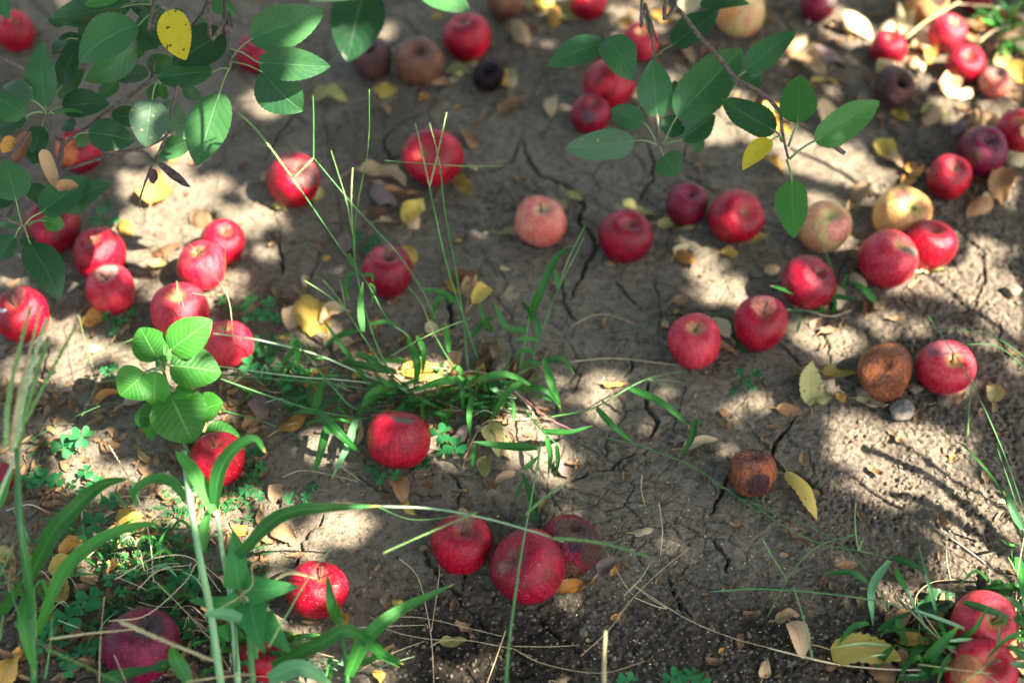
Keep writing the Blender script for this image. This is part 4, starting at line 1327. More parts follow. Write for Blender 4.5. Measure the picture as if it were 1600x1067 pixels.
for k, (lab, leaves) in enumerate(CLOVERS):
    mx_ = sum(l[0] for l in leaves) / len(leaves)
    my_ = sum(l[1] for l in leaves) / len(leaves)
    g_ = GG(mx_, my_ + 8)
    t_ = tag(empty("clover", g_), lab, "clover", "clover plants on the soil")
    for i, (x, y, r) in enumerate(leaves):
        rr = random.Random(k * 50 + i)
        Pl = GG(x, y, rr.uniform(.012, .026) * (1.3 if r > 12 else .8))
        dep = (Pl - C0).dot(CF)
        clover_leaf(t_, Pl, px_len(r * 1.22, dep), k * 50 + i)

# ------------------------------------------------------------------ grass


def blade_material(name, a, b, trans, tw=.3, rough=.45, val=.3):
    m = NT(name)
    tc = m.new("ShaderNodeTexCoord").outputs["UV"]
    sp = m.new("ShaderNodeSeparateXYZ"); m.L(tc, sp.inputs[0])
    st = m.noise(m.obj_vec(), 60, 3)
    rd = m.rnd()
    c = m.mix(m.ramp(m.math('ADD', m.math('MULTIPLY', st, .5), m.math('MULTIPLY', rd, .5)), .3, .7), a, b)
    av = m.math('ABSOLUTE', m.math('SUBTRACT', sp.outputs[1], .5))
    c = m.mix(m.ramp(av, .05, .015, 0, .5), c, tuple(min(1, q * 1.8 + .03) for q in b))
    # dry tips
    c = m.mix(m.ramp(m.math('ADD', sp.outputs[0], m.math('MULTIPLY', st, .10)), 0.97, 1.04), c, (.35, .24, .08))
    rib = m.new("ShaderNodeTexWave", wave_type='BANDS', bands_direction='Y')
    rib.inputs["Scale"].default_value = 6
    m.L(tc, rib.inputs["Vector"])
    hs = m.new("ShaderNodeHueSaturation"); m.L(c, hs.inputs["Color"])
    m.L(m.math('ADD', m.math('MULTIPLY', rd, val * 2), 1 - val), hs.inputs["Value"])
    c = hs.outputs[0]
    m.L(c, m.bsdf.inputs["Base Color"])
    m.bsdf.inputs["Roughness"].default_value = rough
    m.bsdf.inputs["Specular IOR Level"].default_value = .25
    m.L(m.bump(rib.outputs["Fac"], .25, .0006), m.bsdf.inputs["Normal"])
    tr = m.new("ShaderNodeBsdfTranslucent")
    m.L(m.mix(.6, c, trans), tr.inputs[0])
    mx = m.new("ShaderNodeMixShader"); mx.inputs[0].default_value = tw
    m.L(m.bsdf.outputs[0], mx.inputs[1]); m.L(tr.outputs[0], mx.inputs[2])
    m.L(mx.outputs[0], m.out.inputs[0])
    return m.m


def stem_material(name, a, b, rough=.55):
    m = NT(name)
    st = m.noise(m.obj_vec(), 70, 3)
    rd = m.rnd()
    m.L(m.mix(m.ramp(m.math('ADD', m.math('MULTIPLY', st, .6), m.math('MULTIPLY', rd, .4)), .3, .7), a, b), m.bsdf.inputs["Base Color"])
    m.bsdf.inputs["Roughness"].default_value = rough
    return m.m


M_BLADE = blade_material("grass_blade", (.012, .088, .014), (.032, .150, .022), (.12, .38, .02))
M_BLADE_PALE = blade_material("pale_grass_blade", (.040, .150, .055), (.085, .215, .090), (.14, .38, .08))
M_GSTEM = stem_material("grass_stem", (.022, .115, .022), (.065, .180, .042))
M_PSTEM = stem_material("pale_grass_stem", (.16, .31, .13), (.32, .44, .24))
M_SPIKE = stem_material("seed_spike", (.085, .19, .045), (.19, .29, .09))
M_TSPIKE = stem_material("tan_seed_spike", (.28, .24, .10), (.42, .36, .18))
M_STRAW = stem_material("dry_straw", (.36, .26, .14), (.55, .43, .26), .7)
M_PINK = stem_material("red_runner", (.26, .06, .09), (.40, .14, .16))
GM = {'g': M_BLADE, 'p': M_BLADE_PALE, 's': M_GSTEM, 'P': M_PSTEM, 'k': M_SPIKE, 'K': M_TSPIKE, 'w': M_STRAW, 'r': M_PINK}


def pts_of(s, hs):
    p = [tuple(map(float, q.split(","))) for q in s.split()]
    n = len(p)
    out = []
    for i, (x, y) in enumerate(p):
        u = i / max(1, n - 1) * (len(hs) - 1)
        k = min(int(u), len(hs) - 2) if len(hs) > 1 else 0
        h = hs[k] + (hs[min(k + 1, len(hs) - 1)] - hs[k]) * (u - k)
        out.append(GG(x, y, h * .01))
    return out


def blade(parent, s, hs, w, mat='g', seed=0, tipw=0.0, pw=.75):
    P = pts_of(s, hs)
    r = random.Random(seed)
    n = 7 * (len(P) - 1) + 3
    C = catmull(P, n)
    dep = (P[len(P) // 2] - C0).dot(CF)
    W_ = px_len(w, dep)
    V, F, U = [], [], []
    roll0 = r.uniform(-.4, .4); roll1 = r.uniform(-.5, .5)
    for i, c in enumerate(C):
        t = i / n
        tg = (C[min(i + 1, n)] - C[max(i - 1, 0)]).normalized()
        nrm = (C0 - c).normalized() * .75 + Vector((0, 0, .45))
        nrm = (nrm - tg * nrm.dot(tg)).normalized()
        sd = nrm.cross(tg)
        a = roll0 + (roll1 - roll0) * t
        sd, nn = sd * math.cos(a) + nrm * math.sin(a), nrm * math.cos(a) - sd * math.sin(a)
        wd = W_ * .5 * min(1, .55 + 1.8 * t) * max(tipw, (1 - t ** 2.4) ** pw)
        for q in (-1, -.5, 0, .5, 1):
            V.append(c + sd * (q * wd) + nn * (abs(q) * wd * .28))
            U.append((t, .5 + .5 * q))
    for i in range(n):
        for j in range(4):
            q = i * 5 + j
            F.append((q, q + 5, q + 6, q + 1))
    return mesh_obj("blade", V, F, GM[mat], parent, U, origin=P[0])


def stem(parent, s, hs, w, mat='s', name="stem", taper=.6, bump=.04):
    P = pts_of(s, hs)
    dep = (P[len(P) // 2] - C0).dot(CF)
    r0 = px_len(w, dep) * (.5 if w > 6 else .40)
    v, f = tube(P, [r0, r0 * taper], 6, 7 * len(P), bump)
    return mesh_obj(name, v, f, GM[mat], parent, origin=P[0])


def spike(parent, s, hs, w, mat='k', seed=0, dens=1.0):
    P = pts_of(s, hs)
    r = random.Random(seed)
    dep = (P[len(P) // 2] - C0).dot(CF)
    r0 = px_len(w, dep) * .43
    ln = sum((P[i + 1] - P[i]).length for i in range(len(P) - 1))
    v, f = tube(P, [r0 * .45, r0 * .25], 5, 6 * len(P))
    parts = [(v, f)]
    n = max(8, int(ln / .0017 * dens))
    C = catmull(P, n)
    for i in range(1, n):
        tg = (C[i + 1] - C[i - 1]).normalized()
        sd = tg.cross((C0 - C[i]).normalized()).normalized()
        up = sd.cross(tg)
        s_ = 1 if i % 2 else -1
        a = (tg * 1.0 + sd * s_ * r.uniform(.08, .42) + up * r.uniform(-.3, .4)).normalized()
        L = r0 * r.uniform(1.6, 2.6) * (1 - .5 * i / n)
        b = C[i] + sd * (s_ * r0 * .25)
        e1 = a.cross(up).normalized() * (r0 * .42)
        e2 = up * (r0 * .36)
        mid = b + a * (L * .45)
        vv = [b, mid + e1, mid + e2, mid - e1, mid - e2, b + a * L]
        ff = [(0, 2, 1), (0, 3, 2), (0, 4, 3), (0, 1, 4), (5, 1, 2), (5, 2, 3), (5, 3, 4), (5, 4, 1)]
        parts.append((vv, ff))
    V, F = join(parts)
    return mesh_obj("seed_spike", V, F, GM[mat], parent, origin=P[0])


def grass(label, base, items, name="grass_clump", cat="grass", group="grass plants growing in the soil"):
    t = tag(empty(name, GG(*base)), label, cat, group)
    for i, it in enumerate(items):
        k, s, hs, w = it[:4]
        mt = it[4] if len(it) > 4 else None
        sd = hash(s) if False else sum(ord(c) * (j + 1) for j, c in enumerate(s))
        if k == 'b': blade(t, s, hs, w, mt or 'g', sd)
        elif k == 's': stem(t, s, hs, w, mt or 's')
        elif k == 'k': spike(t, s, hs, w, mt or 'k', sd)
    return t


grass("spreading green grass clump with tall seed spikes, behind the bruised red apple", (645, 612), [
    ('s', "645,612 606,575 575,500 556,420 551,362", (0, 12, 25), 4.5), ('k', "551,365 540,310 517,235", (25, 30), 5), ('k', "551,362 549,310 551,262", (25, 30), 5),
    ('s', "720,600 660,562 636,524 606,500 572,440 530,385 462,285", (0, 6, 10, 16, 24), 4), ('k', "470,298 440,255 402,205 372,176", (24, 30), 6, 'k'),
    ('s', "640,615 610,592 590,560 560,515 540,484", (0, 6, 12), 4), ('k', "540,484 510,460 475,438", (12, 16), 4), ('k', "540,484 524,460 505,438", (12, 16), 4), ('k', "539,482 536,460 531,438", (12, 16), 4),
    ('s', "640,612 580,590 500,556 430,537 380,527 333,521", (0, 5, 7, 8), 4.5, 'P'), ('s', "640,616 600,612 520,600 430,592 345,585", (0, 4, 5, 5), 4), ('s', "640,618 600,603 540,594 460,588 342,572", (0, 3, 5, 7), 3, 'P'),
    ('s', "640,640 560,640 520,605 475,550 455,520", (1, 4, 7, 9), 4.5), ('s', "600,656 555,652 500,643 430,622 345,592", (1, 3, 5, 8), 5.5), ('s', "345,640 430,665 480,690", (3, 2, 0), 3),
    ('s', "722,592 700,560 677,520", (0, 10), 3.2), ('k', "677,520 660,478 640,450", (10, 13), 3.6), ('k', "677,520 645,536 611,556", (10, 12), 3.6), ('k', "677,520 705,508 734,498", (10, 12), 3.6),
    ('s', "747,563 725,498 703,432 685,360 671,292", (1, 10, 20, 30), 5), ('k', "671,292 661,245 649,193", (30, 34), 5), ('k', "671,292 685,235 698,176", (30, 34), 5),
    ('s', "733,592 721,480 708,400 695,330 688,262", (0, 10, 20, 28), 4.5), ('k', "688,262 680,225 671,192", (28, 31), 4), ('k', "690,258 735,260 787,259", (28, 29), 4), ('k', "690,258 650,255 600,251", (28, 29), 3.6),
    ('s', "690,520 660,455 620,395 560,330 490,247", (4, 12, 20, 28), 3.6), ('s', "490,247 490,180 489,150", (28, 31), 2.4), ('k', "490,247 475,262 461,276", (28, 29), 6, 'K'),
    ('s', "555,420 556,340 575,230 577,140", (12, 24, 36), 2.6),
    ('b', "567,518 563,480 567,440", (13, 17), 12), ('b', "575,600 548,560 525,528 503,497", (3, 6, 9), 9), ('b', "560,517 530,525 507,542", (7, 6, 5), 10),
    ('b', "620,582 580,574 527,562", (3, 6, 7), 17), ('b', "592,574 575,560 553,553", (3, 5), 14), ('b', "578,508 600,503 622,508", (11, 10), 8), ('b', "600,562 620,564 641,563", (6, 6), 7),
    ('b', "638,528 650,560 652,580 647,607", (9, 8, 3), 14), ('b', "652,525 662,550 660,586", (9, 8, 4), 10), ('b', "640,608 605,600 588,583", (1, 4, 5), 9), ('b', "622,608 585,612 563,638", (1, 5, 4), 15), ('b', "636,610 600,618 575,626", (1, 5), 10),
    ('b', "462,545 450,558 438,573", (9, 7), 11), ('b', "458,540 466,555 465,572", (9, 6), 11), ('b', "455,540 462,532 472,543", (9, 9), 9),
    ('b', "497,642 528,675 564,709", (5, 6, 2), 17), ('b', "512,662 503,700 490,740", (4, 4, 1), 15), ('b', "556,655 545,692 517,750", (3, 3, 0.5), 14, 'p'), ('b', "496,645 475,643 455,646", (5, 4), 9), ('b', "500,640 515,628 536,614", (4, 3), 12), ('b', "493,640 500,610 505,590", (4, 4), 14), ('b', "490,640 484,615 486,598", (4, 3), 13),
    ('b', "640,612 612,600 590,598 560,615", (1, 4, 3), 9), ('b', "640,615 660,625 690,640", (1, 4, 2), 9), ('b', "645,610 625,640 600,660", (1, 3, 1), 8), ('b', "577,443 585,452 580,475", (17, 15, 12), 6), ('b', "555,425 545,432 541,452 545,470", (15, 16, 12), 9), ('b', "566,430 580,430 582,440", (16, 14), 8),
    ('b', "556,418 548,408 545,395", (16, 18), 11),
])
grass("leafy grass clump with broad arching blades between the bruised apple and the stone soil", (745, 598), [
    ('b', "733,595 690,596 645,612", (1, 7, 5), 15), ('b', "712,588 722,610 723,645", (5, 6, 3), 10), ('b', "733,600 760,590 795,586 838,606", (1, 7, 6, 3), 14), ('b', "738,618 733,650 735,684", (4, 5, 1), 10),
    ('b', "816,596 790,618 764,662", (5, 6, 2), 14), ('b', "808,608 850,609 877,637", (3, 6, 3), 10), ('b', "850,562 862,600 878,645", (6, 6, 1), 14), ('b', "855,563 880,562 898,585", (6, 6, 2), 10), ('b', "843,572 830,565 812,576", (5, 3), 10),
    ('s', "755,640 808,586 840,570 858,552", (0, 4, 6), 5), ('b', "840,532 820,529 800,535", (7, 8), 7), ('b', "835,551 818,548 800,558", (6, 6), 8), ('b', "842,528 835,497 812,468", (8, 10, 11), 12),
    ('s', "812,575 826,500 834,455", (2, 9, 13), 6), ('b', "826,500 845,455 868,405 893,384", (9, 14, 17, 18), 14), ('s', "828,568 845,522 860,478 873,448", (2, 7, 12), 4), ('k', "873,448 888,405 915,352", (12, 16, 20), 4), ('k', "873,448 893,410 912,372", (12, 16, 18), 3.5), ('b', "873,449 870,435 866,420", (12, 14), 10),
    ('b', "712,472 690,458 655,450", (7, 8), 11), ('b', "700,462 683,472 675,500", (7, 8, 5), 9), ('b', "822,516 790,510 770,468", (3, 5, 8), 13), ('b', "768,518 757,500 747,470", (3, 6, 8), 10), ('b', "735,528 755,505 775,495", (3, 5), 8), ('b', "702,550 698,520 697,505", (4, 8), 10),
    ('s', "722,600 745,620 765,645", (0, 2), 3), ('b', "768,604 755,635 745,655", (1, 4), 5), ('b', "775,625 770,655", (3, 1), 8), ('b', "798,622 803,640 803,662", (3, 1), 8), ('b', "692,668 700,650 708,632", (0, 4), 7), ('b', "695,665 690,645 688,635", (0, 3), 6), ('b', "660,665 660,640 659,622", (0, 4), 7), ('b', "664,640 672,628 676,618", (1, 4), 7), ('b', "745,600 765,588 790,575 798,540", (1, 4, 6), 5),
    ('b', "735,625 750,640 760,650", (1, 3), 14), ('b', "760,635 780,625 800,628", (1, 3), 10), ('b', "745,605 720,618 690,612", (1, 4), 8), ('b', "748,606 775,600 800,600 812,610", (1, 4, 2), 9), ('b', "750,610 745,590 752,570", (0, 6), 5),
    ('s', "680,612 720,606 775,590", (1, 1, 2), 4, 'w'), ('s', "680,625 720,640 690,640", (1, 1), 3, 'w'),
    ('s', "800,606 822,630 832,652 790,656 755,662 725,716", (1, .6, 0.6), 4, 'w'), ('s', "812,616 860,655 922,682", (2, 2, 1), 2, 'r'), ('s', "712,590 735,580 770,586", (1, 1), 4, 'w'),
])
grass("grass runner with drooping blades and a tall pale stem, in front of the leafy clump", (846, 690), [
    ('s', "815,635 848,673 873,697", (1, 4, 4), 4), ('b', "847,673 890,675 928,665", (4, 5), 10), ('b', "853,682 860,712 856,745", (4, 4, 1), 9), ('b', "870,696 872,722 866,748", (4, 3.5, .5), 8), ('b', "840,700 790,697 738,690", (5, 6), 15),
    ('s', "790,1070 797,990 815,860 830,780 846,688", (14, 10, 6), 6, 's'), ('b', "838,812 829,772 815,735", (5, 7), 13), ('b', "805,780 812,762 818,748", (4, 6), 6), ('b', "738,728 741,705 744,690", (2, 5), 7), ('b', "818,733 832,722 841,712", (5, 6), 8),
    ('s', "857,652 925,638 982,606 1010,592", (2, 4, 4), 3.5), ('k', "1010,592 1042,584 1072,580", (4, 4), 3.4), ('k', "1010,592 1040,594 1062,596", (4, 3.5), 3.2), ('k', "1010,592 1040,602 1063,612", (4, 3), 3.2),
    ('b', "984,606 1036,630 1077,666", (4, 5, 1.5), 12), ('b', "932,637 957,664 993,696", (4, 4.5, 1), 11), ('b', "850,676 890,675 926,664", (3, 4), 8), ('b', "1086,655 1079,687 1062,715", (3, 2, .5), 12), ('s', "943,683 1000,697 1080,728 1150,775 1185,800", (1.5, 1.5, 1), 3), ('b', "1078,664 1088,658 1100,660", (2, 2), 6),
])
grass("small tuft of green blades in front of the lopsided crimson apple", (1300, 492), [
    ('b', "1288,462 1245,458 1203,446", (3, 4, 4), 10), ('b', "1275,463 1310,464 1336,470", (3, 3.5), 11), ('b', "1292,492 1278,472 1265,445", (0, 3, 5), 6), ('b', "1368,471 1350,452 1328,438", (1, 3, 3), 12), ('s', "1312,462 1292,400 1268,350", (0, 9), 3), ('b', "1314,458 1320,440 1324,428", (0, 3), 6),
    ('s', "1285,488 1235,484 1150,487 1050,500 980,512", (1, 2, 2, 1), 2.6), ('b', "1163,552 1148,520 1132,490", (.6, 1, 1), 12), ('b', "1300,492 1305,475 1303,462", (0, 4), 7), ('b', "1290,492 1270,480 1240,478", (0, 2), 6), ('b', "1245,520 1250,500 1247,488", (0, 2, 2), 5, 'p'), ('s', "1240,478 1295,494 1330,485", (.5, .5), 4, 'w'), ('b', "1274,452 1263,446 1262,435", (4, 5), 5, 'p'),
])
grass("long thin grass stalks leaning in front of the dusty red apple", (1595, 800), [
    ('s', "1600,800 1565,700 1511,585 1450,494", (0, 6, 10), 3.2), ('s', "1605,562 1560,530 1500,516 1440,512", (8, 9, 9), 2.4), ('s', "1605,578 1560,542 1515,538 1482,545", (8, 9, 8), 2.4), ('k', "1512,680 1515,625 1518,590", (2, 5), 4),
    ('s', "1600,840 1585,780 1558,700", (2, 6), 3), ('b', "1598,826 1582,795 1571,758", (5, 7, 8), 13, 'p'), ('k', "1575,870 1590,900 1596,930", (6, 4), 6), ('b', "1595,840 1560,760 1510,700 1490,690", (2, 5, 4), 4),
])
grass("web of thin green stalks lying over the dark loose soil, lower right", (1390, 975), [
    ('s', "1405,985 1375,925 1335,870 1280,830 1180,790", (1, 2.5, 2), 2.6), ('s', "1335,835 1280,852 1240,890 1200,962", (2, 2, 1), 2.4), ('s', "1180,792 1230,825 1285,850 1340,860 1392,872", (1, 2, 2), 2.4), ('k', "1340,855 1336,820 1337,785", (3, 5), 5), ('s', "1345,862 1340,855", (2, 3), 2.4),
    ('s', "1110,924 1200,920 1350,935 1450,962 1560,1010", (4, 5, 4), 3.6), ('k', "1270,1030 1255,965 1240,918", (5, 4), 5), ('k', "1340,860 1345,850 1350,840", (3, 3.5), 4), ('k', "1190,840 1210,875 1230,905", (5, 4.5), 5),
])
grass("grass tuft with dark and pale blades beside the rosy apple, lower right corner", (1475, 1010), [
    ('b', "1356,909 1327,894 1285,898", (4, 5, 4), 11), ('b', "1390,876 1362,920 1364,978", (4, 4, 1), 14, 'p'), ('b', "1393,870 1420,880 1444,890", (4, 4), 12), ('b', "1417,921 1404,900 1398,886", (4, 5), 10), ('s', "1462,998 1442,972 1416,919", (1, 3, 5), 7, 'P'), ('b', "1472,990 1453,919 1435,850", (1, 5, 8), 6, 'p'),
    ('b', "1372,985 1400,968 1426,955", (2, 3.5), 12), ('b', "1357,973 1331,981 1308,1010", (4, 4, 1), 11), ('b', "1402,966 1408,985 1419,1012", (3, 3, 0), 13), ('b', "1432,953 1500,979 1550,1005", (5, 5, 3), 6, 'P'), ('b', "1505,940 1550,955 1593,972", (7, 7, 5), 13), ('b', "1484,1001 1515,999 1542,1002", (6, 6), 6, 'P'),
    ('b', "1438,1045 1469,1008 1498,978", (2, 5, 7), 19), ('b', "1368,1042 1385,1020 1402,1006", (1, 4), 12), ('b', "1564,937 1585,942 1606,957", (6, 5), 14), ('b', "1605,1032 1590,1018 1576,1005", (5, 6), 12), ('b', "1606,1040 1590,1038 1578,1034", (6, 6), 11, 'p'),
    ('b', "1560,1020 1560,1000 1563,975", (5, 8), 6, 'p'), ('b', "1600,985 1570,1000 1540,1030", (6, 7, 7), 8), ('b', "1460,1010 1430,1020 1400,1070", (1, 4, 3), 14), ('b', "1470,1010 1450,1050 1405,1062", (1, 4, 3), 18), ('b', "1480,1005 1520,985 1545,945", (1, 6, 8), 9), ('b', "1380,975 1400,985 1408,995", (2, 2.5), 8), ('b', "1442,1005 1420,1015 1400,1007", (2, 3), 6),
    ('s', "1440,955 1480,1010 1530,1060", (4, 5, 6), 4, 'K'), ('s', "1400,930 1470,1000 1560,1067", (3, 5, 7), 4, 'K'), ('k', "1435,1037 1490,1045 1550,1052", (6, 7), 4, 'K'), ('s', "1500,1070 1540,1040 1560,1015", (8, 8), 3, 's'),
    ('s', "1442,1046 1389,1045 1300,1036 1200,1012", (2, 1, 1), 3.6, 'w'), ('b', "1390,1010 1350,1005 1300,1012", (2, 3), 4, 'P'), ('s', "1430,960 1432,930 1455,910 1490,905", (0, 3, 4), 3, 'w'), ('b', "1590,870 1597,905 1600,950", (4, 5), 16), ('s', "1585,1000 1590,900 1600,840", (0, 8), 3, 'w'), ('s', "1478,835 1500,850 1540,880", (2, 1), 3, 'w'), ('s', "1478,850 1480,880 1486,908", (2, 1, 0), 3, 'w'),
    ('b', "1510,1020 1480,1030 1465,1067", (2, 6, 5), 12), ('b', "1600,1000 1575,985 1570,965", (2, 7), 8), ('b', "1585,960 1600,975 1606,990", (5, 5), 16), ('b', "1560,930 1580,920 1606,925", (3, 4), 12),
])
grass("blurred green grass tuft at the top right corner", (1570, 52), [
    ('b', "1570,52 1555,38 1530,30", (0, 5), 10), ('b', "1570,50 1560,28 1548,5", (0, 7), 9), ('b', "1575,55 1590,40 1606,38", (0, 5), 9), ('b', "1572,60 1585,75 1604,80", (0, 4), 10), ('b', "1565,60 1575,80 1568,85", (0, 2), 12), ('b', "1572,50 1585,20 1600,0", (0, 8), 8), ('b', "1568,48 1545,25 1520,10", (0, 6), 6), ('b', "1580,60 1590,62 1606,60", (0, 4), 8),
    ('b', "1590,30 1575,15 1562,0", (1, 6), 9, 'p'), ('s', "1415,60 1450,32 1500,3", (4, 6), 6, 'K'), ('s', "1530,66 1550,50 1575,40", (1, 3), 4, 'w'), ('s', "1600,28 1560,12 1490,6", (2, 4), 4, 'w'), ('b', "1585,70 1570,72 1560,90", (0, 3), 10), ('b', "1595,50 1580,45 1560,60", (0, 3), 9),
])
grass("tall grass with bristly seed spikes and two arched blades at the left edge", (53, 1066), [
    ('s', "53,1068 50,960 44,905 33,830 26,700", (6, 15, 24, 30), 12), ('s', "56,1000 54,940 48,890", (10, 18), 6), ('s', "45,918 38,860 30,800 27,740", (17, 24, 28), 16, 's'),
    ('k', "8,700 16,610 47,480", (30, 33, 35), 13, 'k'), ('k', "16,706 30,620 64,478", (29, 33, 35), 11, 'K'), ('k', "20,706 40,605 73,497", (29, 32, 34), 13, 'P'), ('k', "24,700 54,595 76,527", (29, 32, 33), 12, 'k'), ('k', "35,665 75,590 119,508", (29, 32, 33), 10, 'k'), ('s', "26,712 4,760 -10,800", (29, 27), 7, 'P'), ('s', "28,708 36,680 38,660", (29, 29), 6),
    ('b', "48,902 78,838 115,795 158,758 203,747", (16, 22, 23, 20), 29), ('b', "58,990 98,895 152,845 205,823 252,817", (10, 18, 20, 17), 22), ('b', "42,925 38,980 55,1055", (15, 14, 9), 21), ('b', "0,960 18,935 36,905", (10, 13, 16), 20), ('b', "-8,800 8,760 22,735", (14, 18), 18), ('b', "212,790 214,770 206,750", (3, 6, 7), 10, 'p'), ('b', "58,920 70,938 64,958", (14, 13, 10), 8),
    ('k', "70,1012 124,1036 192,1068", (18, 18), 6, 'k'), ('k', "76,998 133,990 206,983", (12, 11), 6, 'K'), ('s', "0,880 15,915 30,960 55,996 72,1012", (16, 18, 18), 4, 's'), ('s', "0,900 20,850 24,835", (10, 14), 4), ('k', "25,900 60,860 120,795", (14, 16), 4, 'k'), ('s', "70,1060 78,1010 82,960", (6, 9), 5, 's'), ('s', "0,1000 4,960", (12, 13), 5),
])
grass("broad leaved grass with two pale stems in the lower left, its long blade bending right", (385, 1066), [
    ('s', "345,1066 330,960 314,880 294,765 288,704", (6, 14, 20, 23), 14, 'P'), ('s', "372,1066 360,930 349,870 340,810 330,770", (5, 12, 18, 20), 11, 'P'), ('s', "395,1066 390,990 387,950", (8, 12), 11, 's'), ('s', "333,1030 331,990 328,960", (6, 9), 8, 's'), ('s', "370,1050 368,990 365,960", (6, 10), 6),
    ('b', "334,800 303,740 283,715 274,706", (20, 23, 24), 24), ('b', "335,795 342,742 362,706 395,686 416,708", (20, 24, 25, 22), 28), ('b', "316,862 320,820 331,785", (17, 20), 18), ('b', "290,778 268,753 240,748 212,765 208,790", (18, 20, 19, 15), 18),
    ('b', "372,870 420,818 458,799 510,793 600,790", (16, 20, 20, 17), 24), ('s', "595,791 680,795 760,810 840,832 880,846", (17, 18, 19), 5, 'P'), ('k', "860,840 938,848 1014,870", (19, 20), 8, 'k'), ('k', "745,800 670,832 598,864", (18, 17), 6, 'k'), ('k', "820,805 850,778 888,752", (19, 20), 7, 'k'), ('s', "590,792 650,812 745,800", (17, 17), 2.5, 's'),
    ('b', "545,1055 570,1000 622,955 712,911", (8, 12, 13, 10), 25), ('b', "530,974 518,940 511,897", (12, 15, 17), 19), ('s', "543,1068 537,1010 530,962", (6, 13), 9, 's'), ('b', "425,1040 500,1005 545,985 600,1022 632,1038", (8, 13, 14, 9, 5), 24), ('b', "420,1060 470,1043 520,1070", (9, 12, 9), 30, 'p'), ('b', "380,895 374,858 362,826", (10, 14), 18),
    ('b', "296,1068 275,1030 268,1008", (8, 12), 26), ('b', "240,1045 262,1037 285,1040", (8, 9), 18), ('b', "160,1060 200,1052 260,1040", (6, 9), 20), ('b', "430,905 455,895 500,905", (6, 8), 6, 'K'), ('k', "318,965 390,920 400,880 490,900", (14, 16), 4, 'K'), ('s', "420,1010 445,965 490,890 520,855", (14, 18), 4, 'k'),
    ('k', "186,970 255,1000 333,1032", (14, 15), 10, 'K'), ('k', "290,1065 340,1058 400,1052", (12, 12), 6, 'K'), ('b', "378,965 345,958 318,960", (17, 18), 20, 'p'),
    ('s', "944,1072 944,1030 946,985", (14, 18), 8, 'K'), ('k', "975,930 1000,905 1016,880", (1, 1.5), 3, 'w'),
])

def random_tuft(label, cx, cy, n, sx, sy, L, seed, w=(4, 8), dry=.15):
    r = random.Random(seed)
    t = tag(empty("grass_clump", GG(cx, cy)), label, "grass", "grass plants growing in the soil")
    for i in range(n):
        x0, y0 = cx + r.gauss(0, sx), cy + r.gauss(0, sy)
        a = r.uniform(0, 6.28)
        l = L * r.uniform(.45, 1.2)
        x1, y1 = x0 + math.cos(a) * l * .5, y0 - abs(math.sin(a)) * l * .45 + r.uniform(-4, 8)
        x2, y2 = x1 + math.cos(a) * l * .5 + r.uniform(-8, 8), y1 + math.sin(a) * l * .3 + r.uniform(-6, 10)
        h = r.uniform(1.5, 5) * L / 60
        s = f"{x0:.0f},{y0:.0f} {x1:.0f},{y1:.0f} {x2:.0f},{y2:.0f}"
        if r.random() < dry: stem(t, s, (.2, h * .5, .4), r.uniform(1.5, 2.8), 'w')
        elif r.random() < .25: stem(t, s, (0, h, h * .7), r.uniform(1.8, 3), r.choice('sP'))
        else: blade(t, s, (0, h, h * r.uniform(.2, .8)), r.uniform(*w), r.choice('ggggggp'), i + seed)
    return t


random_tuft("tangled low grass and straw at the centre clump's base, above the bruised apple", 655, 618, 40, 38, 12, 60, 1, (4, 9), .25)
random_tuft("tangled low grass at the base of the leafy clump, right of the bruised red apple", 755, 628, 38, 34, 14, 54, 2, (4, 9), .25)
random_tuft("thin short grass among clover between the rosy apple and the centre clump", 455, 610, 26, 34, 22, 60, 3, (3, 7), .2)
random_tuft("fine grass and straw tangle in the lower left corner around the tall stem", 110, 930, 34, 60, 50, 70, 4, (3, 8), .4)
random_tuft("fine grass tangle between the magenta apple and the pale stems", 300, 930, 40, 50, 50, 70, 5, (4, 9), .35)
random_tuft("low grass filling the bottom edge around the arrow leaved weed", 400, 1030, 30, 60, 20, 80, 6, (6, 13), .15)
random_tuft("dense low grass around the two bottom right apples", 1500, 1025, 44, 60, 28, 80, 7, (5, 11), .25)
random_tuft("loose grass between the centre clump and the seedling, over the orange leaf", 520, 640, 26, 40, 20, 66, 10, (3, 8), .2)
random_tuft("low weeds and fine grass left of the pale stems, under the arched blades", 215, 850, 34, 50, 30, 60, 11, (3, 7), .3)
random_tuft("bottom edge grass right of the arrow leaved weed", 510, 1050, 20, 40, 12, 80, 12, (5, 11), .15)
random_tuft("grass sprigs at the right edge above the bottom right apples", 1590, 930, 14, 16, 26, 60, 8, (5, 10), .2)
random_tuft("short blurred grass in the top right corner litter", 1575, 40, 20, 22, 22, 50, 9, (4, 8), .2)

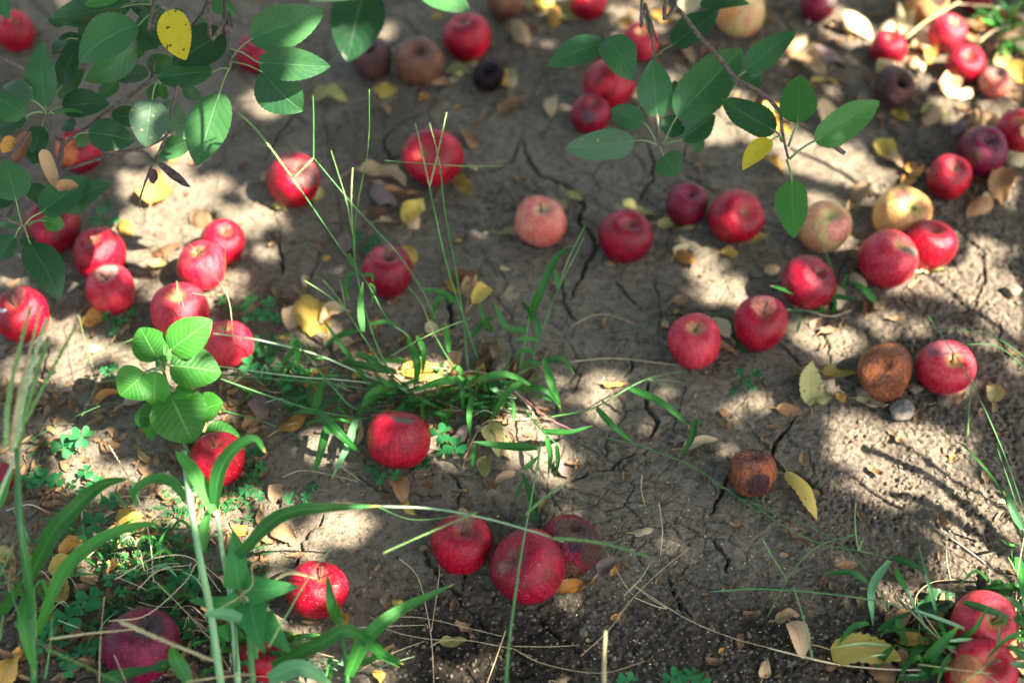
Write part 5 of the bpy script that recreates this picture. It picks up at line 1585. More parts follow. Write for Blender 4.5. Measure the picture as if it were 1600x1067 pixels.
# weed with arrow-shaped leaves
pW = tag(empty("arrow_leaved_weed", GG(392, 1050)), "bright weed with arrow shaped leaves left of the scarlet apple", "plant")
wt = GG(378, 925, .11)
dW = (wt - C0).dot(CF)
v, f = tube([GG(396, 1050), GG(392, 1000, .04), GG(386, 950, .09), wt], [.0028, .0024, .002, .0015], 7, 14, .05)
mesh_obj("stem", v, f, M_STALK, pW)
for b, t, w, dz in [((375, 921), (363, 828), 34, 0), ((384, 922), (470, 916), 34, -.01), ((376, 938), (337, 946), 26, 0), ((372, 950), (294, 937), 26, .02), ((390, 938), (414, 1022), 42, -.01), ((402, 966), (457, 1022), 36, .01), ((352, 985), (330, 1002), 26, .03), ((384, 940), (372, 985), 34, .02), ((360, 990), (320, 985), 20, .02), ((402, 1015), (384, 1020), 20, .01)]:
    green_leaf(pW, b, t, w * 1.45, dW + dz - .015, 'weed', stalk=(378, 930), kind='arrow', serr=.01, fold=.12, tiltsd=.15, stalk_w=2.5)
bu = GG(375, 973, .09)
v, f = tube([bu, bu + Vector((0, .004, .006))], [.003, .0015], 8, 4, .2)
mesh_obj("flower_bud", v, f, DEAD['pale'], pW)

# ------------------------------------------------------------------ dry stalks on the soil
def straw(label, lines, w=3.4, mat='w', h=(.5, .8, .5)):
    p = lines[0].split()[0].split(",")
    t = tag(empty("dry_grass_stalk", GG(float(p[0]), float(p[1]))), label, "dry stalk", "dry grass stalks lying on the soil")
    for l in lines:
        spike(t, l, h, w, mat, len(l), .55) if w >= 3 else stem(t, l, h, w, mat)
    return t


straw("dry pale stalk forming a cross right of the dark decaying apple", ["907,1025 950,985 989,934 1040,885 1075,858", "948,862 972,906 989,930", "989,932 1020,945 1042,950 1020,937 989,913"], 3.2)
straw("long dry stalk running from the pale cross to the lower right", ["989,913 1030,940 1080,970 1144,996 1200,1011 1300,1035"], 3.0)
straw("curved dry stalk below the largest apple", ["800,1012 851,1037 937,1051 1010,1032", "800,1009 850,1010 900,1008"], 3.4)
straw("dry stalk stretched left to right below the heart shaped apple", ["584,966 652,964 720,978 785,994", "546,981 600,978 670,976"], 3.2)
straw("dry forked stalk carrying a small yellow leaf at the bottom centre", ["578,962 608,984 670,998 730,1000 800,1013", "548,1054 608,1022 664,1001"], 3.4)
straw("dry vertical stalks crossing below the heart shaped apple", ["624,872 652,900 668,960 675,1010 678,1070", "685,876 686,900 674,986"], 2.6)
straw("leaning dry stalk at the bottom left of the tall pale stem", ["790,985 778,1020 760,1070"], 2.6)
straw("tall pinkish dry stalk crossing the yellow leaf in the lower left", ["170,695 205,755 232,830 240,910"], 5, 'w', (12, 10, 6))
straw("bent tan stalks lying over the magenta apple", ["170,970 230,960 290,908 310,880 345,905", "240,905 290,955 330,1000 360,1048", "180,905 240,872 300,872 345,925", "215,920 250,890 300,882"], 4, 'w', (8, 8, 7))
straw("upright dry stalk at the left of the magenta apple", ["155,1068 157,1000 163,930", "178,1022 188,1045 198,1068"], 4, 'w', (6, 9, 12))
straw("dry seed stalk standing before the rosy and peach apples at the left", ["282,492 276,440 287,480", "350,440 352,395 351,352"], 3.2, 'K', (16, 20, 24))
straw("thin green seed stalk crossing the pinkish apple", ["365,530 355,462 318,410 285,366", "353,458 330,462 300,458"], 3.2, 'K', (10, 16, 20))
straw("thin beaded seed stalks on the soil left of the broad leaved plant", ["122,490 135,540 150,595 142,620 128,650", "128,566 165,548 212,528", "150,598 190,592"], 3.2, 'k', (4, 5, 4))
straw("thin straight stalk running up to the broad leaved plant from the left", ["38,690 120,650 170,630 225,624"], 3, 's', (9, 7, 5))
straw("frayed dry grass bits below the left grass clump", ["495,730 520,722 545,738 565,752", "498,725 520,718", "440,745 480,735 560,752"], 3, 'w', (.4, .8, .3))
straw("dry thin stalk bits near the small white flecks on dark soil", ["1003,742 1002,765 1008,790", "1030,785 1035,830 1032,868"], 2.2)
straw("thin grey runner on bare soil between crimson and rosy apples", ["893,510 920,495 950,492 990,505", "885,566 960,560 1070,572"], 2.2, 'w', (.4, .6, .4))
straw("thin dark twig lying behind the clover at the left", ["20,668 90,662 160,664 230,655"], 5, 'w', (.3, .5, .3)).children[0].data.materials[0] = M_TWIG

# ------------------------------------------------------------------ fallen leaves
LANDMARKS = [("the bruised red apple", 622, 687), ("the largest apple", 826, 885), ("the heart shaped apple", 722, 850), ("the dark decaying apple", 891, 851), ("the scarlet apple", 495, 922),
             ("the magenta apple", 222, 1008), ("the orange brown rotten apple", 1383, 581), ("the grey stone", 1408, 643), ("the dusty red apple", 1477, 574), ("the black patched apple", 1175, 739),
             ("the bottom right apples", 1535, 1000), ("the rosy apple", 1085, 534), ("the stemmed red apple", 1188, 505), ("the lopsided crimson apple", 1263, 443), ("the scabby apple", 1387, 405),
             ("the yellow brown apple", 1410, 333), ("the pale green pink apple", 1288, 355), ("the big red apple", 1149, 339), ("the burgundy apple", 1073, 320), ("the wormy apple", 978, 370),
             ("the pale pink apple", 844, 347), ("the grass crossed apple", 677, 246), ("the brown shouldered apple", 458, 282), ("the dark crimson grass apple", 605, 424), ("the broad leaved plant", 270, 600),
             ("the white splashed apple", 34, 492), ("the left apple trio", 240, 420), ("the shrivelled purple apple", 763, 118), ("the open holed brown apple", 655, 98), ("the black hollow apple", 1396, 138),
             ("the squarish red apple", 1510, 100), ("the small sunlit apple", 1388, 76), ("the purple red apple", 1535, 237), ("the crimson back apple", 922, 179), ("the yellow green apple", 1155, 18), ("the right hand twig", 1215, 175), ("the pinkish back apple", 1480, 52), ("the top edge dark apple", 1278, 5)]
KWORD = {'tan': "tan", 'pale': "pale straw", 'brown': "dark brown", 'orange': "orange brown", 'yellow': "yellow", 'lime': "yellow green spotted", 'mauve': "greyish mauve"}
USED = {}
NL = [0]


def relation(px, py, k=0):
    L = sorted(LANDMARKS, key=lambda l: math.hypot(l[1] - px, (l[2] - py) * 1.3))[k]
    dx, dy = px - L[1], py - L[2]
    d = math.hypot(dx, dy)
    near = "just " if d < 75 else ("" if d < 150 else "well ")
    if abs(dx) > 2.2 * abs(dy): r = "right of" if dx > 0 else "left of"
    elif abs(dy) > 2.2 * abs(dx): r = "in front of" if dy > 0 else "behind"
    else: r = ("front " if dy > 0 else "back ") + ("right of" if dx > 0 else "left of")
    return near + r + " " + L[0]


def leaf_label(px, py, size, kind, roll):
    sz = "tiny" if size < 20 else ("small" if size < 36 else ("broad" if size > 62 else "mid sized"))
    sh = "tightly curled" if roll > 2.2 else ("curled" if roll > 1.1 else "flat")
    for lab in (f"{sz} {sh} {KWORD[kind]} fallen leaf {relation(px, py)}",
                f"{sh} {KWORD[kind]} fallen leaf {relation(px, py)}, near {relation(px, py, 1).split(' the ')[1]}",
                f"{sz} {KWORD[kind]} fallen leaf {relation(px, py, 1)}", f"{sz} {KWORD[kind]} leaf {relation(px, py, 1)} and {relation(px, py)}",
                f"{sz} {sh} {KWORD[kind]} leaf {relation(px, py, 2)}", f"{sh} {KWORD[kind]} leaf {relation(px, py, 2)} and {relation(px, py)}"):
        if len(lab.split()) <= 16 and lab not in USED:
            USED[lab] = 1
            return lab
    return f"{sz} {sh} {KWORD[kind]} fallen leaf {relation(px, py)}"


def fallen(px, py, size, ang, ratio, kind, roll=None, bend=None, label=None, stalk=True, lift=0.0, cr=None):
    NL[0] += 1
    size *= .84 if px < 480 else 1.02
    if px < 480 and kind == 'pale': kind = 'tan'
    r = random.Random(NL[0] * 13 + 5)
    if roll is None: roll = r.choice((.6, 1.0, 1.6, 2.4)) if kind in ('tan', 'brown', 'orange', 'pale', 'mauve') else r.uniform(.3, 1.2)
    if bend is None: bend = r.uniform(-.35, .5)
    Cn = GG(px, py, .004)
    dep = (Cn - C0).dot(CF)
    ca, sa = math.cos(math.radians(ang)), math.sin(math.radians(ang))
    # the picture angle laid down on the soil
    e = GG(px + 30 * ca, py - 30 * sa, .004) - Cn
    e.normalize()
    fs = math.hypot(ca, sa * .73)
    L = px_len(size, dep) / max(.6, fs) * (1 + .10 * abs(bend))
    Wd = min(L * ratio * (1 + .25 * min(roll, 2)), L * .66)
    gz0 = gz(Cn.x, Cn.y)
    # follow the ground slope
    s1 = gz(Cn.x + .02, Cn.y) - gz(Cn.x - .02, Cn.y)
    s2 = gz(Cn.x, Cn.y + .02) - gz(Cn.x, Cn.y - .02)
    nn = Vector((-s1 / .04 + r.gauss(0, .16), -s2 / .04 + r.gauss(0, .16) - .06, 1)).normalized()
    flip = r.random() < .35 and roll > .8
    n_use = -nn if flip else nn
    X = (e - nn * e.dot(nn)).normalized()
    B, T = Cn - X * (L / 2), Cn + X * (L / 2)
    V, F, U = leaf_mesh(B, T, n_use, Wd, 'dead', r.uniform(.02, .25), bend if not flip else -abs(bend), roll * 1.15, cr if cr is not None else r.uniform(.05, .17), .07, 18, 8, NL[0], r.uniform(-.9, .9), r.uniform(.04, .14))
    zlow = min(v.z - gz(v.x, v.y) for v in V[::5])
    sh = Vector((0, 0, -zlow + .0006 + lift))
    V = [v + sh for v in V]
    o = mesh_obj("fallen_leaf", V, F, DEAD[kind], None, U, origin=Cn)
    tag(o, label or leaf_label(px, py, size, kind, roll), "leaf", "fallen leaves scattered on the soil")
    if stalk and size > 24:
        b0 = V[4]
        out = -X * (L * r.uniform(.25, .4)) + Vector((r.uniform(-.004, .004), r.uniform(-.004, .004), 0))
        q = b0 + out
        q.z = max(gz(q.x, q.y) + .001, b0.z - .006)
        v, f = tube([b0 + X * (L * .1), b0, b0.lerp(q, .5) + Vector((0, 0, .0015)), q], [.0005, .0007, .0007, .0009], 5, 8)
        mesh_obj("petiole", v, f, M_DRYSTALK, o)
    return o


FL = [
    (492, 503, 82, -60, .42, 'yellow', .8), (456, 500, 48, -100, .5, 'tan', 1.6), (445, 527, 22, 0, .8, 'yellow', .4), (650, 578, 46, 15, .5, 'yellow', .8), (676, 588, 52, -40, .5, 'yellow', .9), (560, 586, 22, 0, .5, 'yellow', .5), (575, 560, 20, 40, .5, 'orange', 1),
    (458, 664, 56, 22, .5, 'orange', .9), (395, 660, 40, 60, .6, 'brown', 1.4), (772, 690, 44, -75, .45, 'lime', 1.6), (786, 702, 40, -60, .4, 'tan', 1.5), (758, 730, 27, -90, .7, 'lime', .6), (790, 742, 34, 25, .35, 'tan', 2.4), (733, 706, 26, 60, .5, 'tan', 1.2), (720, 678, 36, 60, .5, 'mauve', 1.4), (788, 640, 24, 70, .5, 'tan', 1.4), (750, 668, 16, 0, .8, 'pale', .8),
    (880, 735, 28, -50, .6, 'mauve', .7), (622, 770, 44, -65, .4, 'brown', 1.8), (640, 790, 34, -45, .3, 'yellow', 1.8), (433, 769, 34, 60, .6, 'pale', 1.2), (445, 834, 54, -30, .45, 'tan', 1.8), (377, 830, 38, -30, .6, 'yellow', .6), (365, 850, 34, -60, .5, 'tan', 1.4), (205, 818, 62, 10, .5, 'yellow', 1.0), (195, 805, 34, 50, .5, 'yellow', 1.6),
    (682, 798, 62, 0, .3, 'mauve', 1.2), (663, 857, 16, 10, .8, 'tan', .8), (725, 800, 22, 0, .5, 'pale', 1.2), (897, 918, 62, 18, .32, 'orange', 1.4), (1006, 832, 32, -5, .6, 'pale', 2.4), (947, 884, 34, 40, .5, 'mauve', 1.8), (963, 888, 22, 60, .4, 'orange', 1.8), (1007, 781, 9, 0, .8, 'orange', .3),
    (1266, 605, 54, 95, .55, 'lime', .4), (1287, 622, 36, 20, .42, 'lime', 1.0), (1312, 582, 54, -4, .3, 'yellow', 1.4), (1235, 641, 42, -5, .4, 'brown', 1.4), (1362, 630, 48, -15, .4, 'pale', 1.6), (1555, 612, 30, 80, .8, 'lime', .8), (1444, 555, 32, 35, .4, 'lime', 1.0), (1490, 622, 42, 20, .5, 'tan', .8), (1250, 655, 14, 0, .7, 'tan', .8), (1315, 620, 18, -40, .6, 'orange', 1),
    (1297, 516, 32, 18, .45, 'tan', 1.6), (1276, 503, 22, 40, .5, 'tan', 1.6), (1342, 440, 34, -60, .45, 'pale', 1.8), (1376, 476, 24, 10, .7, 'tan', .8), (1432, 432, 36, 20, .5, 'pale', 1.2), (1465, 425, 36, 5, .35, 'lime', .9), (1285, 480, 26, 30, .5, 'tan', 1.4), (1310, 470, 28, -20, .5, 'pale', 1.4), (1207, 420, 26, 20, .7, 'tan', .8),
    (1066, 468, 28, 5, .5, 'tan', 1.2), (1060, 490, 16, 0, .7, 'orange', .6), (1140, 547, 28, -20, .7, 'brown', .8), (1128, 540, 20, 30, .6, 'brown', 1), (1072, 408, 38, -40, .5, 'orange', 1.5), (1066, 392, 30, 30, .5, 'pale', 1.4), (1141, 395, 27, 0, .6, 'yellow', .4), (1182, 372, 46, 12, .35, 'yellow', 1.4), (1060, 355, 66, 3, .32, 'lime', 1.2), (1045, 340, 22, 40, .6, 'pale', 1), (1040, 505, 16, -60, .5, 'tan', 1),
    (800, 371, 46, -18, .35, 'lime', .9), (898, 307, 26, -10, .85, 'lime', .4), (985, 320, 24, -30, .6, 'lime', .9), (1010, 332, 32, -10, .45, 'lime', .9), (953, 411, 18, -10, .7, 'brown', 1), (790, 419, 18, -8, .35, 'pale', .6), (717, 375, 14, 0, .8, 'orange', .6), (722, 440, 50, 20, .5, 'brown', 1.6), (738, 452, 44, 70, .5, 'tan', 1.6), (756, 468, 46, 35, .45, 'yellow', 1.6), (710, 448, 34, 160, .5, 'orange', 1.4),
    (592, 268, 74, 18, .42, 'tan', 1.0), (618, 278, 46, -40, .45, 'tan', 1.8), (628, 300, 52, -2, .28, 'brown', 2), (602, 312, 56, -50, .45, 'mauve', 1.2), (647, 335, 42, 40, .55, 'yellow', 1), (610, 346, 36, 12, .45, 'tan', 1), (595, 326, 40, 10, .5, 'brown', 1.4), (542, 380, 28, 90, .5, 'mauve', 1), (640, 400, 34, -60, .55, 'yellow', .5), (733, 218, 38, -60, .45, 'brown', 1.4), (725, 290, 42, -55, .35, 'yellow', 1.6), (738, 265, 22, -60, .5, 'tan', 1), (437, 325, 34, -20, .45, 'lime', 1.2), (495, 300, 28, 80, .5, 'lime', .8), (420, 275, 36, 20, .7, 'pale', .8), (510, 402, 14, 20, .7, 'orange', .5), (648, 348, 26, 60, .5, 'tan', 1.2),
    (515, 155, 54, -5, .6, 'lime', .4), (603, 145, 40, 15, .55, 'yellow', 1), (600, 172, 36, -50, .4, 'tan', 1), (716, 112, 38, -10, .8, 'lime', .5), (682, 133, 46, 10, .35, 'brown', 1.4), (663, 153, 22, 10, .6, 'orange', .6), (716, 166, 14, 0, .8, 'orange', .4), (800, 165, 50, 30, .4, 'brown', 1.6), (845, 12, 50, 10, .7, 'yellow', .6), (885, 22, 58, -10, .6, 'lime', .6), (682, 25, 22, 30, .7, 'yellow', .6), (800, 125, 32, 80, .5, 'pale', 1), (865, 165, 40, 70, .35, 'tan', 1.6),
    (247, 415, 36, 80, .9, 'lime', .5), (262, 392, 62, 10, .32, 'brown', 1.6), (150, 497, 52, 20, .5, 'orange', 1.2), (195, 515, 38, 40, .5, 'tan', 1), (170, 622, 52, 20, .28, 'orange', 1.8), (210, 625, 40, 20, .5, 'mauve', 1.4), (242, 300, 74, 80, .5, 'orange', 1), (272, 240, 40, 60, .6, 'lime', .8), (320, 345, 60, -30, .5, 'tan', 1), (150, 545, 26, 10, .7, 'pale', .8),
    (15, 1045, 74, 60, .8, 'orange', .8), (100, 882, 58, 22, .5, 'yellow', 1.2), (92, 925, 54, -70, .5, 'yellow', 1.4), (12, 872, 46, -45, .45, 'lime', 1), (180, 890, 36, 10, .5, 'orange', 1.4), (140, 905, 40, -20, .5, 'pale', 1.2), (80, 968, 36, -80, .4, 'yellow', 1),
    (621, 938, 17, 10, .8, 'yellow', 1.2), (540, 975, 28, -70, .6, 'yellow', 1), (708, 1001, 40, -8, .42, 'lime', .8), (589, 1060, 22, -60, .7, 'orange', 1), (1230, 965, 38, 10, .4, 'tan', 1.2), (1245, 1000, 46, -65, .45, 'tan', 1.8), (1195, 1045, 24, 80, .5, 'tan', 1), (1300, 1040, 22, 0, .5, 'brown', 1), (880, 1062, 26, 10, .5, 'tan', 1), (1430, 1000, 44, -10, .5, 'orange', 1.2), (1400, 968, 40, 50, .5, 'brown', 1.4), (1415, 1030, 40, -20, .6, 'brown', 1), (425, 978, 36, -40, .5, 'brown', 1.6), (455, 1000, 40, 10, .4, 'tan', 1.6), (268, 900, 26, 40, .7, 'yellow', 1),
    (962, 601, 38, 0, .35, 'orange', 1.2), (1095, 693, 56, 12, .3, 'pale', 1.6), (1066, 690, 26, -10, .6, 'mauve', .8), (920, 1000, 10, 0, .8, 'tan', .6), (1550, 1010, 30, 20, .5, 'yellow', .8), (1590, 1040, 40, -20, .5, 'yellow', .8),
    (1460, 180, 44, -5, .75, 'lime', .7), (1240, 75, 50, 40, .45, 'brown', 1.6), (1265, 105, 60, -20, .4, 'tan', 1.8), (1340, 50, 60, -25, .4, 'pale', 1.2), (1395, 45, 56, 30, .35, 'pale', 1.6), (1455, 72, 62, 5, .42, 'pale', .8), (1445, 92, 44, -70, .4, 'orange', 2), (1430, 100, 46, -60, .4, 'pale', 1.4), (1590, 115, 44, -60, .6, 'yellow', .8), (1565, 95, 30, 80, .5, 'lime', .6), (1385, 238, 44, -40, .5, 'yellow', 1.2), (1395, 255, 44, -35, .4, 'tan', 1.4), (1420, 282, 30, 30, .6, 'orange', .8), (1590, 245, 44, 60, .5, 'pale', 1), (1575, 290, 50, 20, .4, 'tan', 1.8), (1520, 195, 34, 70, .4, 'tan', 1.6), (1550, 205, 30, 10, .7, 'lime', .8), (1300, 90, 60, -30, .3, 'mauve', 1.8), (1500, 95, 30, 10, .4, 'pale', 1),
]
for it in FL:
    fallen(*it)
fallen(1252, 775, 78, -48, .26, 'yellow', 1.3, .35, "bright yellow curved leaf with a long bent stalk, right of the black patched apple", cr=.04)
fallen(1163, 780, 54, -28, .42, 'lime', .4, .1, "pale green toothed leaf leaning under the black patched apple").data.materials[0] = GREENS['spotted']
fallen(1350, 1028, 104, -8, .58, 'yellow', .4, .12, "big yellow leaf with a brown tip at the bottom, left of the grass tuft")
fallen(1465, 945, 62, 30, .75, 'lime', .5, .1, "dark green round leaf lying behind the lower right grass tuft").data.materials[0] = GREENS['branch']
rz = random.Random(77)
ZONES = [  # x0,y0,x1,y1,count,kinds
    (1190, 20, 1600, 215, 30, ('tan', 'tan', 'pale', 'brown', 'orange', 'mauve', 'yellow')), (960, 0, 1190, 110, 7, ('tan', 'orange', 'pale', 'brown')), (760, 0, 960, 70, 4, ('yellow', 'brown', 'tan', 'orange')),
    (1500, 225, 1600, 330, 4, ('tan', 'pale', 'brown')), (560, 20, 900, 190, 3, ('brown', 'orange', 'tan')), (1200, 180, 1460, 310, 4, ('tan', 'pale', 'orange')), (380, 440, 560, 640, 3, ('tan', 'brown', 'orange')),
    (540, 500, 860, 680, 10, ('tan', 'pale', 'brown', 'orange')), (120, 600, 420, 700, 3, ('brown', 'mauve', 'tan')), (1350, 930, 1600, 1060, 6, ('brown', 'tan', 'orange')), (100, 800, 420, 1050, 6, ('brown', 'tan', 'orange', 'yellow')),
    (0, 250, 480, 480, 3, ('tan', 'pale', 'orange')), (0, 60, 560, 250, 2, ('tan', 'brown')), (1100, 380, 1500, 560, 3, ('tan', 'brown', 'pale')), (400, 600, 1600, 1060, 8, ('tan', 'orange', 'pale')),
]
for x0, y0, x1, y1, n, kinds in ZONES:
    k = 0
    while k < n:
        x, y = rz.uniform(x0, x1), rz.uniform(y0, y1)
        if any(math.hypot(x - a[0], y - a[1]) < a[2] * .8 for a in APPLES): continue
        sm = n == 8
        fallen(x, y, rz.uniform(10, 18) if sm else rz.uniform(20, 52), rz.uniform(0, 360), rz.uniform(.35, .6), rz.choice(kinds))
        k += 1

# ------------------------------------------------------------------ the stone
def rock(px, py, w, label, seed, name="stone", cat="stone", flat=.75, group=None, mat=None):
    r = random.Random(seed)
    Cn = GG(px, py, .006)
    dep = (Cn - C0).dot(CF)
    R = px_len(w, dep) * .5
    V, F = [], []
    nu, nv = 12, 18
    ph = [r.uniform(0, 6.28) for _ in range(8)]
    cuts = [(Vector((r.gauss(0, 1), r.gauss(0, 1), r.gauss(0.2, .8))).normalized(), r.uniform(.55, .82)) for _ in range(11)]
    for i in range(nu + 1):
        th = math.pi * i / nu
        for j in range(nv):
            an = 2 * math.pi * j / nv
            d = Vector((math.sin(th) * math.cos(an), math.sin(th) * math.sin(an), math.cos(th)))
            rad = 1.0
            for cn, k in cuts:
                q = d.dot(cn)
                if q > k: rad = min(rad, k / q)
            rad *= 1 + .04 * math.sin(5 * an + ph[0] + 3 * th) + .03 * math.sin(9 * th + ph[1] - 4 * an)
            p = d * (R * rad)
            V.append(Cn + Vector((p.x, p.y, p.z * flat)))
    for i in range(nu):
        for j in range(nv):
            F.append((i * nv + j, i * nv + (j + 1) % nv, (i + 1) * nv + (j + 1) % nv, (i + 1) * nv + j))
    o = mesh_obj(name, V, F, mat, None, None, True, Cn)
    return tag(o, label, cat, group)


m = NT("grey_stone")
n1 = m.noise(m.obj_vec(), 120, 5, .65)
m.L(m.mix(m.ramp(n1, .35, .65), (.13, .105, .08), (.26, .215, .17)), m.bsdf.inputs["Base Color"])
m.bsdf.inputs["Roughness"].default_value = .9
m.L(m.bump(n1, .5, .002), m.bsdf.inputs["Normal"])
M_STONE = m.m
rock(1408, 643, 50, "grey angular stone in front of the orange brown rotten apple", 4, mat=M_STONE)
CL = "dry soil clods lying loose"
for (x, y, w, lab) in [(1353, 612, 34, "brown soil clod left of the grey stone, under the rotten apple"), (1475, 625, 36, "flat brown soil clod in front of the dusty red apple"), (1430, 606, 30, "dark soil clod between the rotten brown and dusty red apples"), (910, 985, 12, "tiny soil clod on dark soil below the largest apple"),
                       (912, 988, 18, "round soil clod on dark soil right of the largest apple's foot"), (780, 575, 44, "pale dry soil clod inside the leafy grass clump"), (720, 618, 46, "pitted grey soil clod under the arching grass blades"), (1120, 700, 14, "small soil clod near the pale straw leaf below the runner grass"), (502, 528, 24, "pale soil clod right of the large yellow tan leaf"), (1498, 405, 20, "soil clod on the sunlit bank at the right"), (1580, 455, 34, "rounded clod on the sunlit bank at the right edge")]:
    rock(x, y, w, lab, int(x + y), "soil_clod", "clod", .6, CL, M_SOIL)

# ------------------------------------------------------------------ crumbs, chaff, creeping ground cover (uncountable)


def scatter_mesh(name, label, cat, pts, make, mat, smooth=False):
    V, F = [], []
    for p in pts:
        v, f = make(p)
        o = len(V)
        V += v
        F += [tuple(i + o for i in q) for q in f]
    o = mesh_obj(name, V, F, mat, None, None, smooth)
    tag(o, label, cat, kind="stuff")
    return o


rc = random.Random(3)


def crumb(p):
    s = p[3]
    V = []
    P = Vector(p[:3])
    rot = rc.uniform(0, 6)
    base = [(1, 0, 0), (-1, 0, 0), (0, 1, 0), (0, -1, 0), (0, 0, 1), (0, 0, -1), (.6, .6, .55), (-.6, .6, .5), (.6, -.6, .5), (-.6, -.6, .55)]
    for x, y, z in base:
        k = s * rc.uniform(.65, 1.2)
        V.append(P + Vector(((x * math.cos(rot) - y * math.sin(rot)) * k, (x * math.sin(rot) + y * math.cos(rot)) * k, z * k * .75)))
    F = [(4, 6, 7), (4, 7, 9), (4, 9, 8), (4, 8, 6), (6, 0, 2), (6, 2, 7), (7, 2, 1), (7, 1, 9), (9, 1, 3), (9, 3, 8), (8, 3, 0), (8, 0, 6), (0, 5, 2), (2, 5, 1), (1, 5, 3), (3, 5, 0)]
    return V, F


pts = []
while len(pts) < 9000:
    px, py = rc.uniform(-60, 1660), rc.uniform(-20, 1090)
    front = max(0, min(1, (py - 830) / 150)) * (1 if px > 480 else .55)
    right = max(0, min(1, (px - 1220) / 200)) * .8
    if rc.random() > max(.16, front, right): continue
    g = GG(px, py)
    s = rc.choice((.0007, .0009, .0012, .0012, .0018, .0028)) * rc.uniform(.7, 1.3)
    pts.append((g.x, g.y, gz(g.x, g.y) + s * .25, s))
for (ax, ay, ar, AP, AR) in APPLES:                       # soil kicked up and caught round each apple
    for _ in range(46):
        an, q = rc.uniform(0, 6.28), AR * rc.choice((rc.uniform(.45, .95), rc.uniform(.6, 1.25)))
        x, y = AP.x + q * math.cos(an), AP.y + q * math.sin(an)
        s = rc.choice((.0008, .0012, .0018, .0026, .0034)) * rc.uniform(.7, 1.2)
        pts.append((x, y, gz(x, y) + s * .3, s))
scatter_mesh("soil_crumbs", "loose soil crumbs strewn over the dry ground", "soil crumbs", pts, crumb, M_SOIL, True)


def flake(p):
    P = Vector(p[:3])
    a = rc.uniform(0, 6.28)
    L = p[3]
    X = Vector((math.cos(a), math.sin(a), rc.uniform(-.1, .35)))
    Y = Vector((-math.sin(a), math.cos(a), rc.uniform(-.3, .3)))
    V, F = [], []
    n = rc.randint(3, 5)
    cu = rc.uniform(.2, 1.1)
    for i in range(n + 1):
        t = i / n * 2 - 1
        w = L * .55 * rc.uniform(.5, 1.1) * (1 - .6 * t * t)
        for s in (-1, 0, 1):
            V.append(P + X * (t * L) + Y * (s * w) + Vector((0, 0, L * cu * (abs(s) * .5 * rc.uniform(.5, 1.3) + .3 * t * t))))
    for i in range(n):
        for j in range(2):
            q = i * 3 + j
            F.append((q, q + 3, q + 4, q + 1))
    return V, F


def fleck(p):
    P = Vector(p[:3])
    a = rc.uniform(0, 6.28)
    L, w = p[3], p[3] * rc.uniform(.18, .4)
    X = Vector((math.cos(a), math.sin(a), rc.uniform(-.15, .25)))
    Y = Vector((-math.sin(a), math.cos(a), rc.uniform(-.2, .2)))
    Z = Vector((0, 0, w * .5))
    return [P - X * L, P + Y * w + Z * .3, P - Y * w + Z * .3, P + X * L, P + Z], [(0, 2, 4), (2, 3, 4), (3, 1, 4), (1, 0, 4)]


pts = []
while len(pts) < 520:
    px, py = rc.uniform(300, 1600), rc.uniform(560, 1067)
    if rc.random() > (.9 if 880 < px < 1250 and py > 780 else .22): continue
    g = GG(px, py)
    pts.append((g.x, g.y, gz(g.x, g.y) + .0012, rc.uniform(.0008, .0024)))
scatter_mesh("chaff", "pale chaff flecks sprinkled on the dark soil", "chaff", pts, fleck, DEAD['pale'])
M_BITS = leaf_material("leaf_bit", (.13, .07, .035), (.42, .28, .14), (.3, .18, .08), uv=False, rough=.7, trans_w=.12, rndv=0)
pts = []
while len(pts) < 1500:
    px, py = rc.uniform(0, 1600), rc.uniform(-10, 1067)
    w = .9 if (540 < px < 860 and 520 < py < 700) or (py < 200 and px > 950) or (px < 420 and py > 600) else .06
    if rc.random() > w: continue
    g = GG(px, py)
    pts.append((g.x, g.y, gz(g.x, g.y) + .002, rc.uniform(.0035, .0115)))
scatter_mesh("leaf_bits", "crumbled dry leaf bits among the grass and apples", "leaf litter", pts, flake, M_BITS)

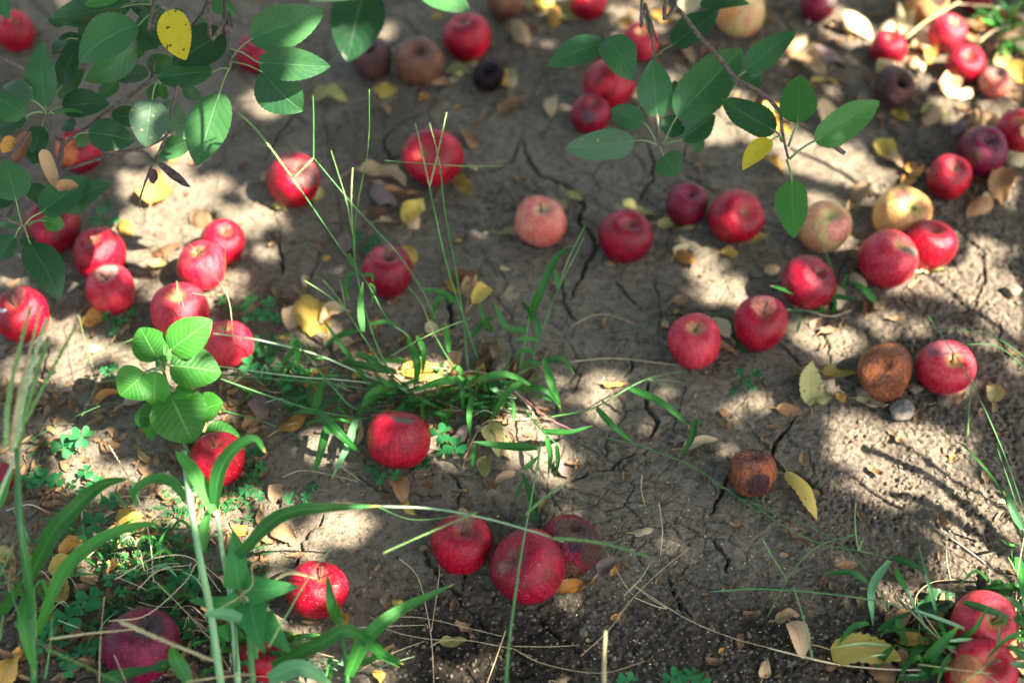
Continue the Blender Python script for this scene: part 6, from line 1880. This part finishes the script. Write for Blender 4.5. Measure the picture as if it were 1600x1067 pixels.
COVER = [(195, 868, 62, 30, 1.4), (250, 905, 60, 36, 1.2), (215, 960, 50, 26, .6), (392, 740, 22, 40, .9), (372, 795, 36, 26, .9), (466, 640, 22, 30, .8), (425, 560, 40, 44, .7), (275, 790, 34, 24, .8), (300, 850, 40, 40, .5), (110, 830, 46, 30, .5), (460, 600, 40, 24, .5), (400, 900, 40, 50, .4), (130, 1000, 60, 40, .4), (1170, 592, 24, 12, .15), (610, 560, 60, 20, .25), (350, 690, 30, 20, .5), (60, 700, 40, 26, .3), (190, 500, 20, 12, .4), (1075, 1064, 40, 6, .8), (330, 760, 40, 40, .5), (700, 640, 60, 30, .3)]


def sprig(p):
    P = Vector(p[:3])
    V, F = [], []
    a0 = rc.uniform(0, 6.28)
    L = p[3] * rc.uniform(2.2, 5)
    d = Vector((math.cos(a0), math.sin(a0), rc.uniform(0, .5))).normalized()
    sdv = Vector((-d.y, d.x, 0)).normalized()
    n = rc.randint(3, 6)
    for i in range(n):
        c = P + d * (L * (i + .5) / n)
        for s in (-1, 1):
            w = p[3] * rc.uniform(.7, 1.15) * (1 - .4 * i / n)
            X = (sdv * s + d * .45 + Vector((0, 0, rc.uniform(-.15, .45)))).normalized()
            Y = X.cross(Vector((0, 0, 1))).normalized()
            o = len(V)
            up = Vector((0, 0, w * .12))
            V += [c, c + X * w * .35 + Y * w * .38 + up, c + X * w * .35 - Y * w * .38 + up, c + X * w * .8 + Y * w * .36, c + X * w * .8 - Y * w * .36, c + X * w * 1.1]
            F += [(o, o + 2, o + 1), (o + 1, o + 2, o + 4, o + 3), (o + 3, o + 4, o + 5)]
    return V, F


pts = []
for cx, cy, rx, ry, dn in COVER:
    for _ in range(int(dn * rx * ry / 24)):
        a, q = rc.uniform(0, 6.28), math.sqrt(rc.random())
        g = GG(cx + rx * q * math.cos(a), cy + ry * q * math.sin(a))
        pts.append((g.x, g.y, gz(g.x, g.y) + rc.uniform(.001, .009), rc.uniform(.0022, .0042)))
M_COVER = leaf_material("ground_cover_leaf", (.018, .105, .030), (.055, .175, .050), (.10, .32, .05), uv=False, rndv=0, trans_w=.25)
scatter_mesh("ground_cover", "tiny leaved creeping ground cover around the lower left apples", "ground cover", pts, sprig, M_COVER)
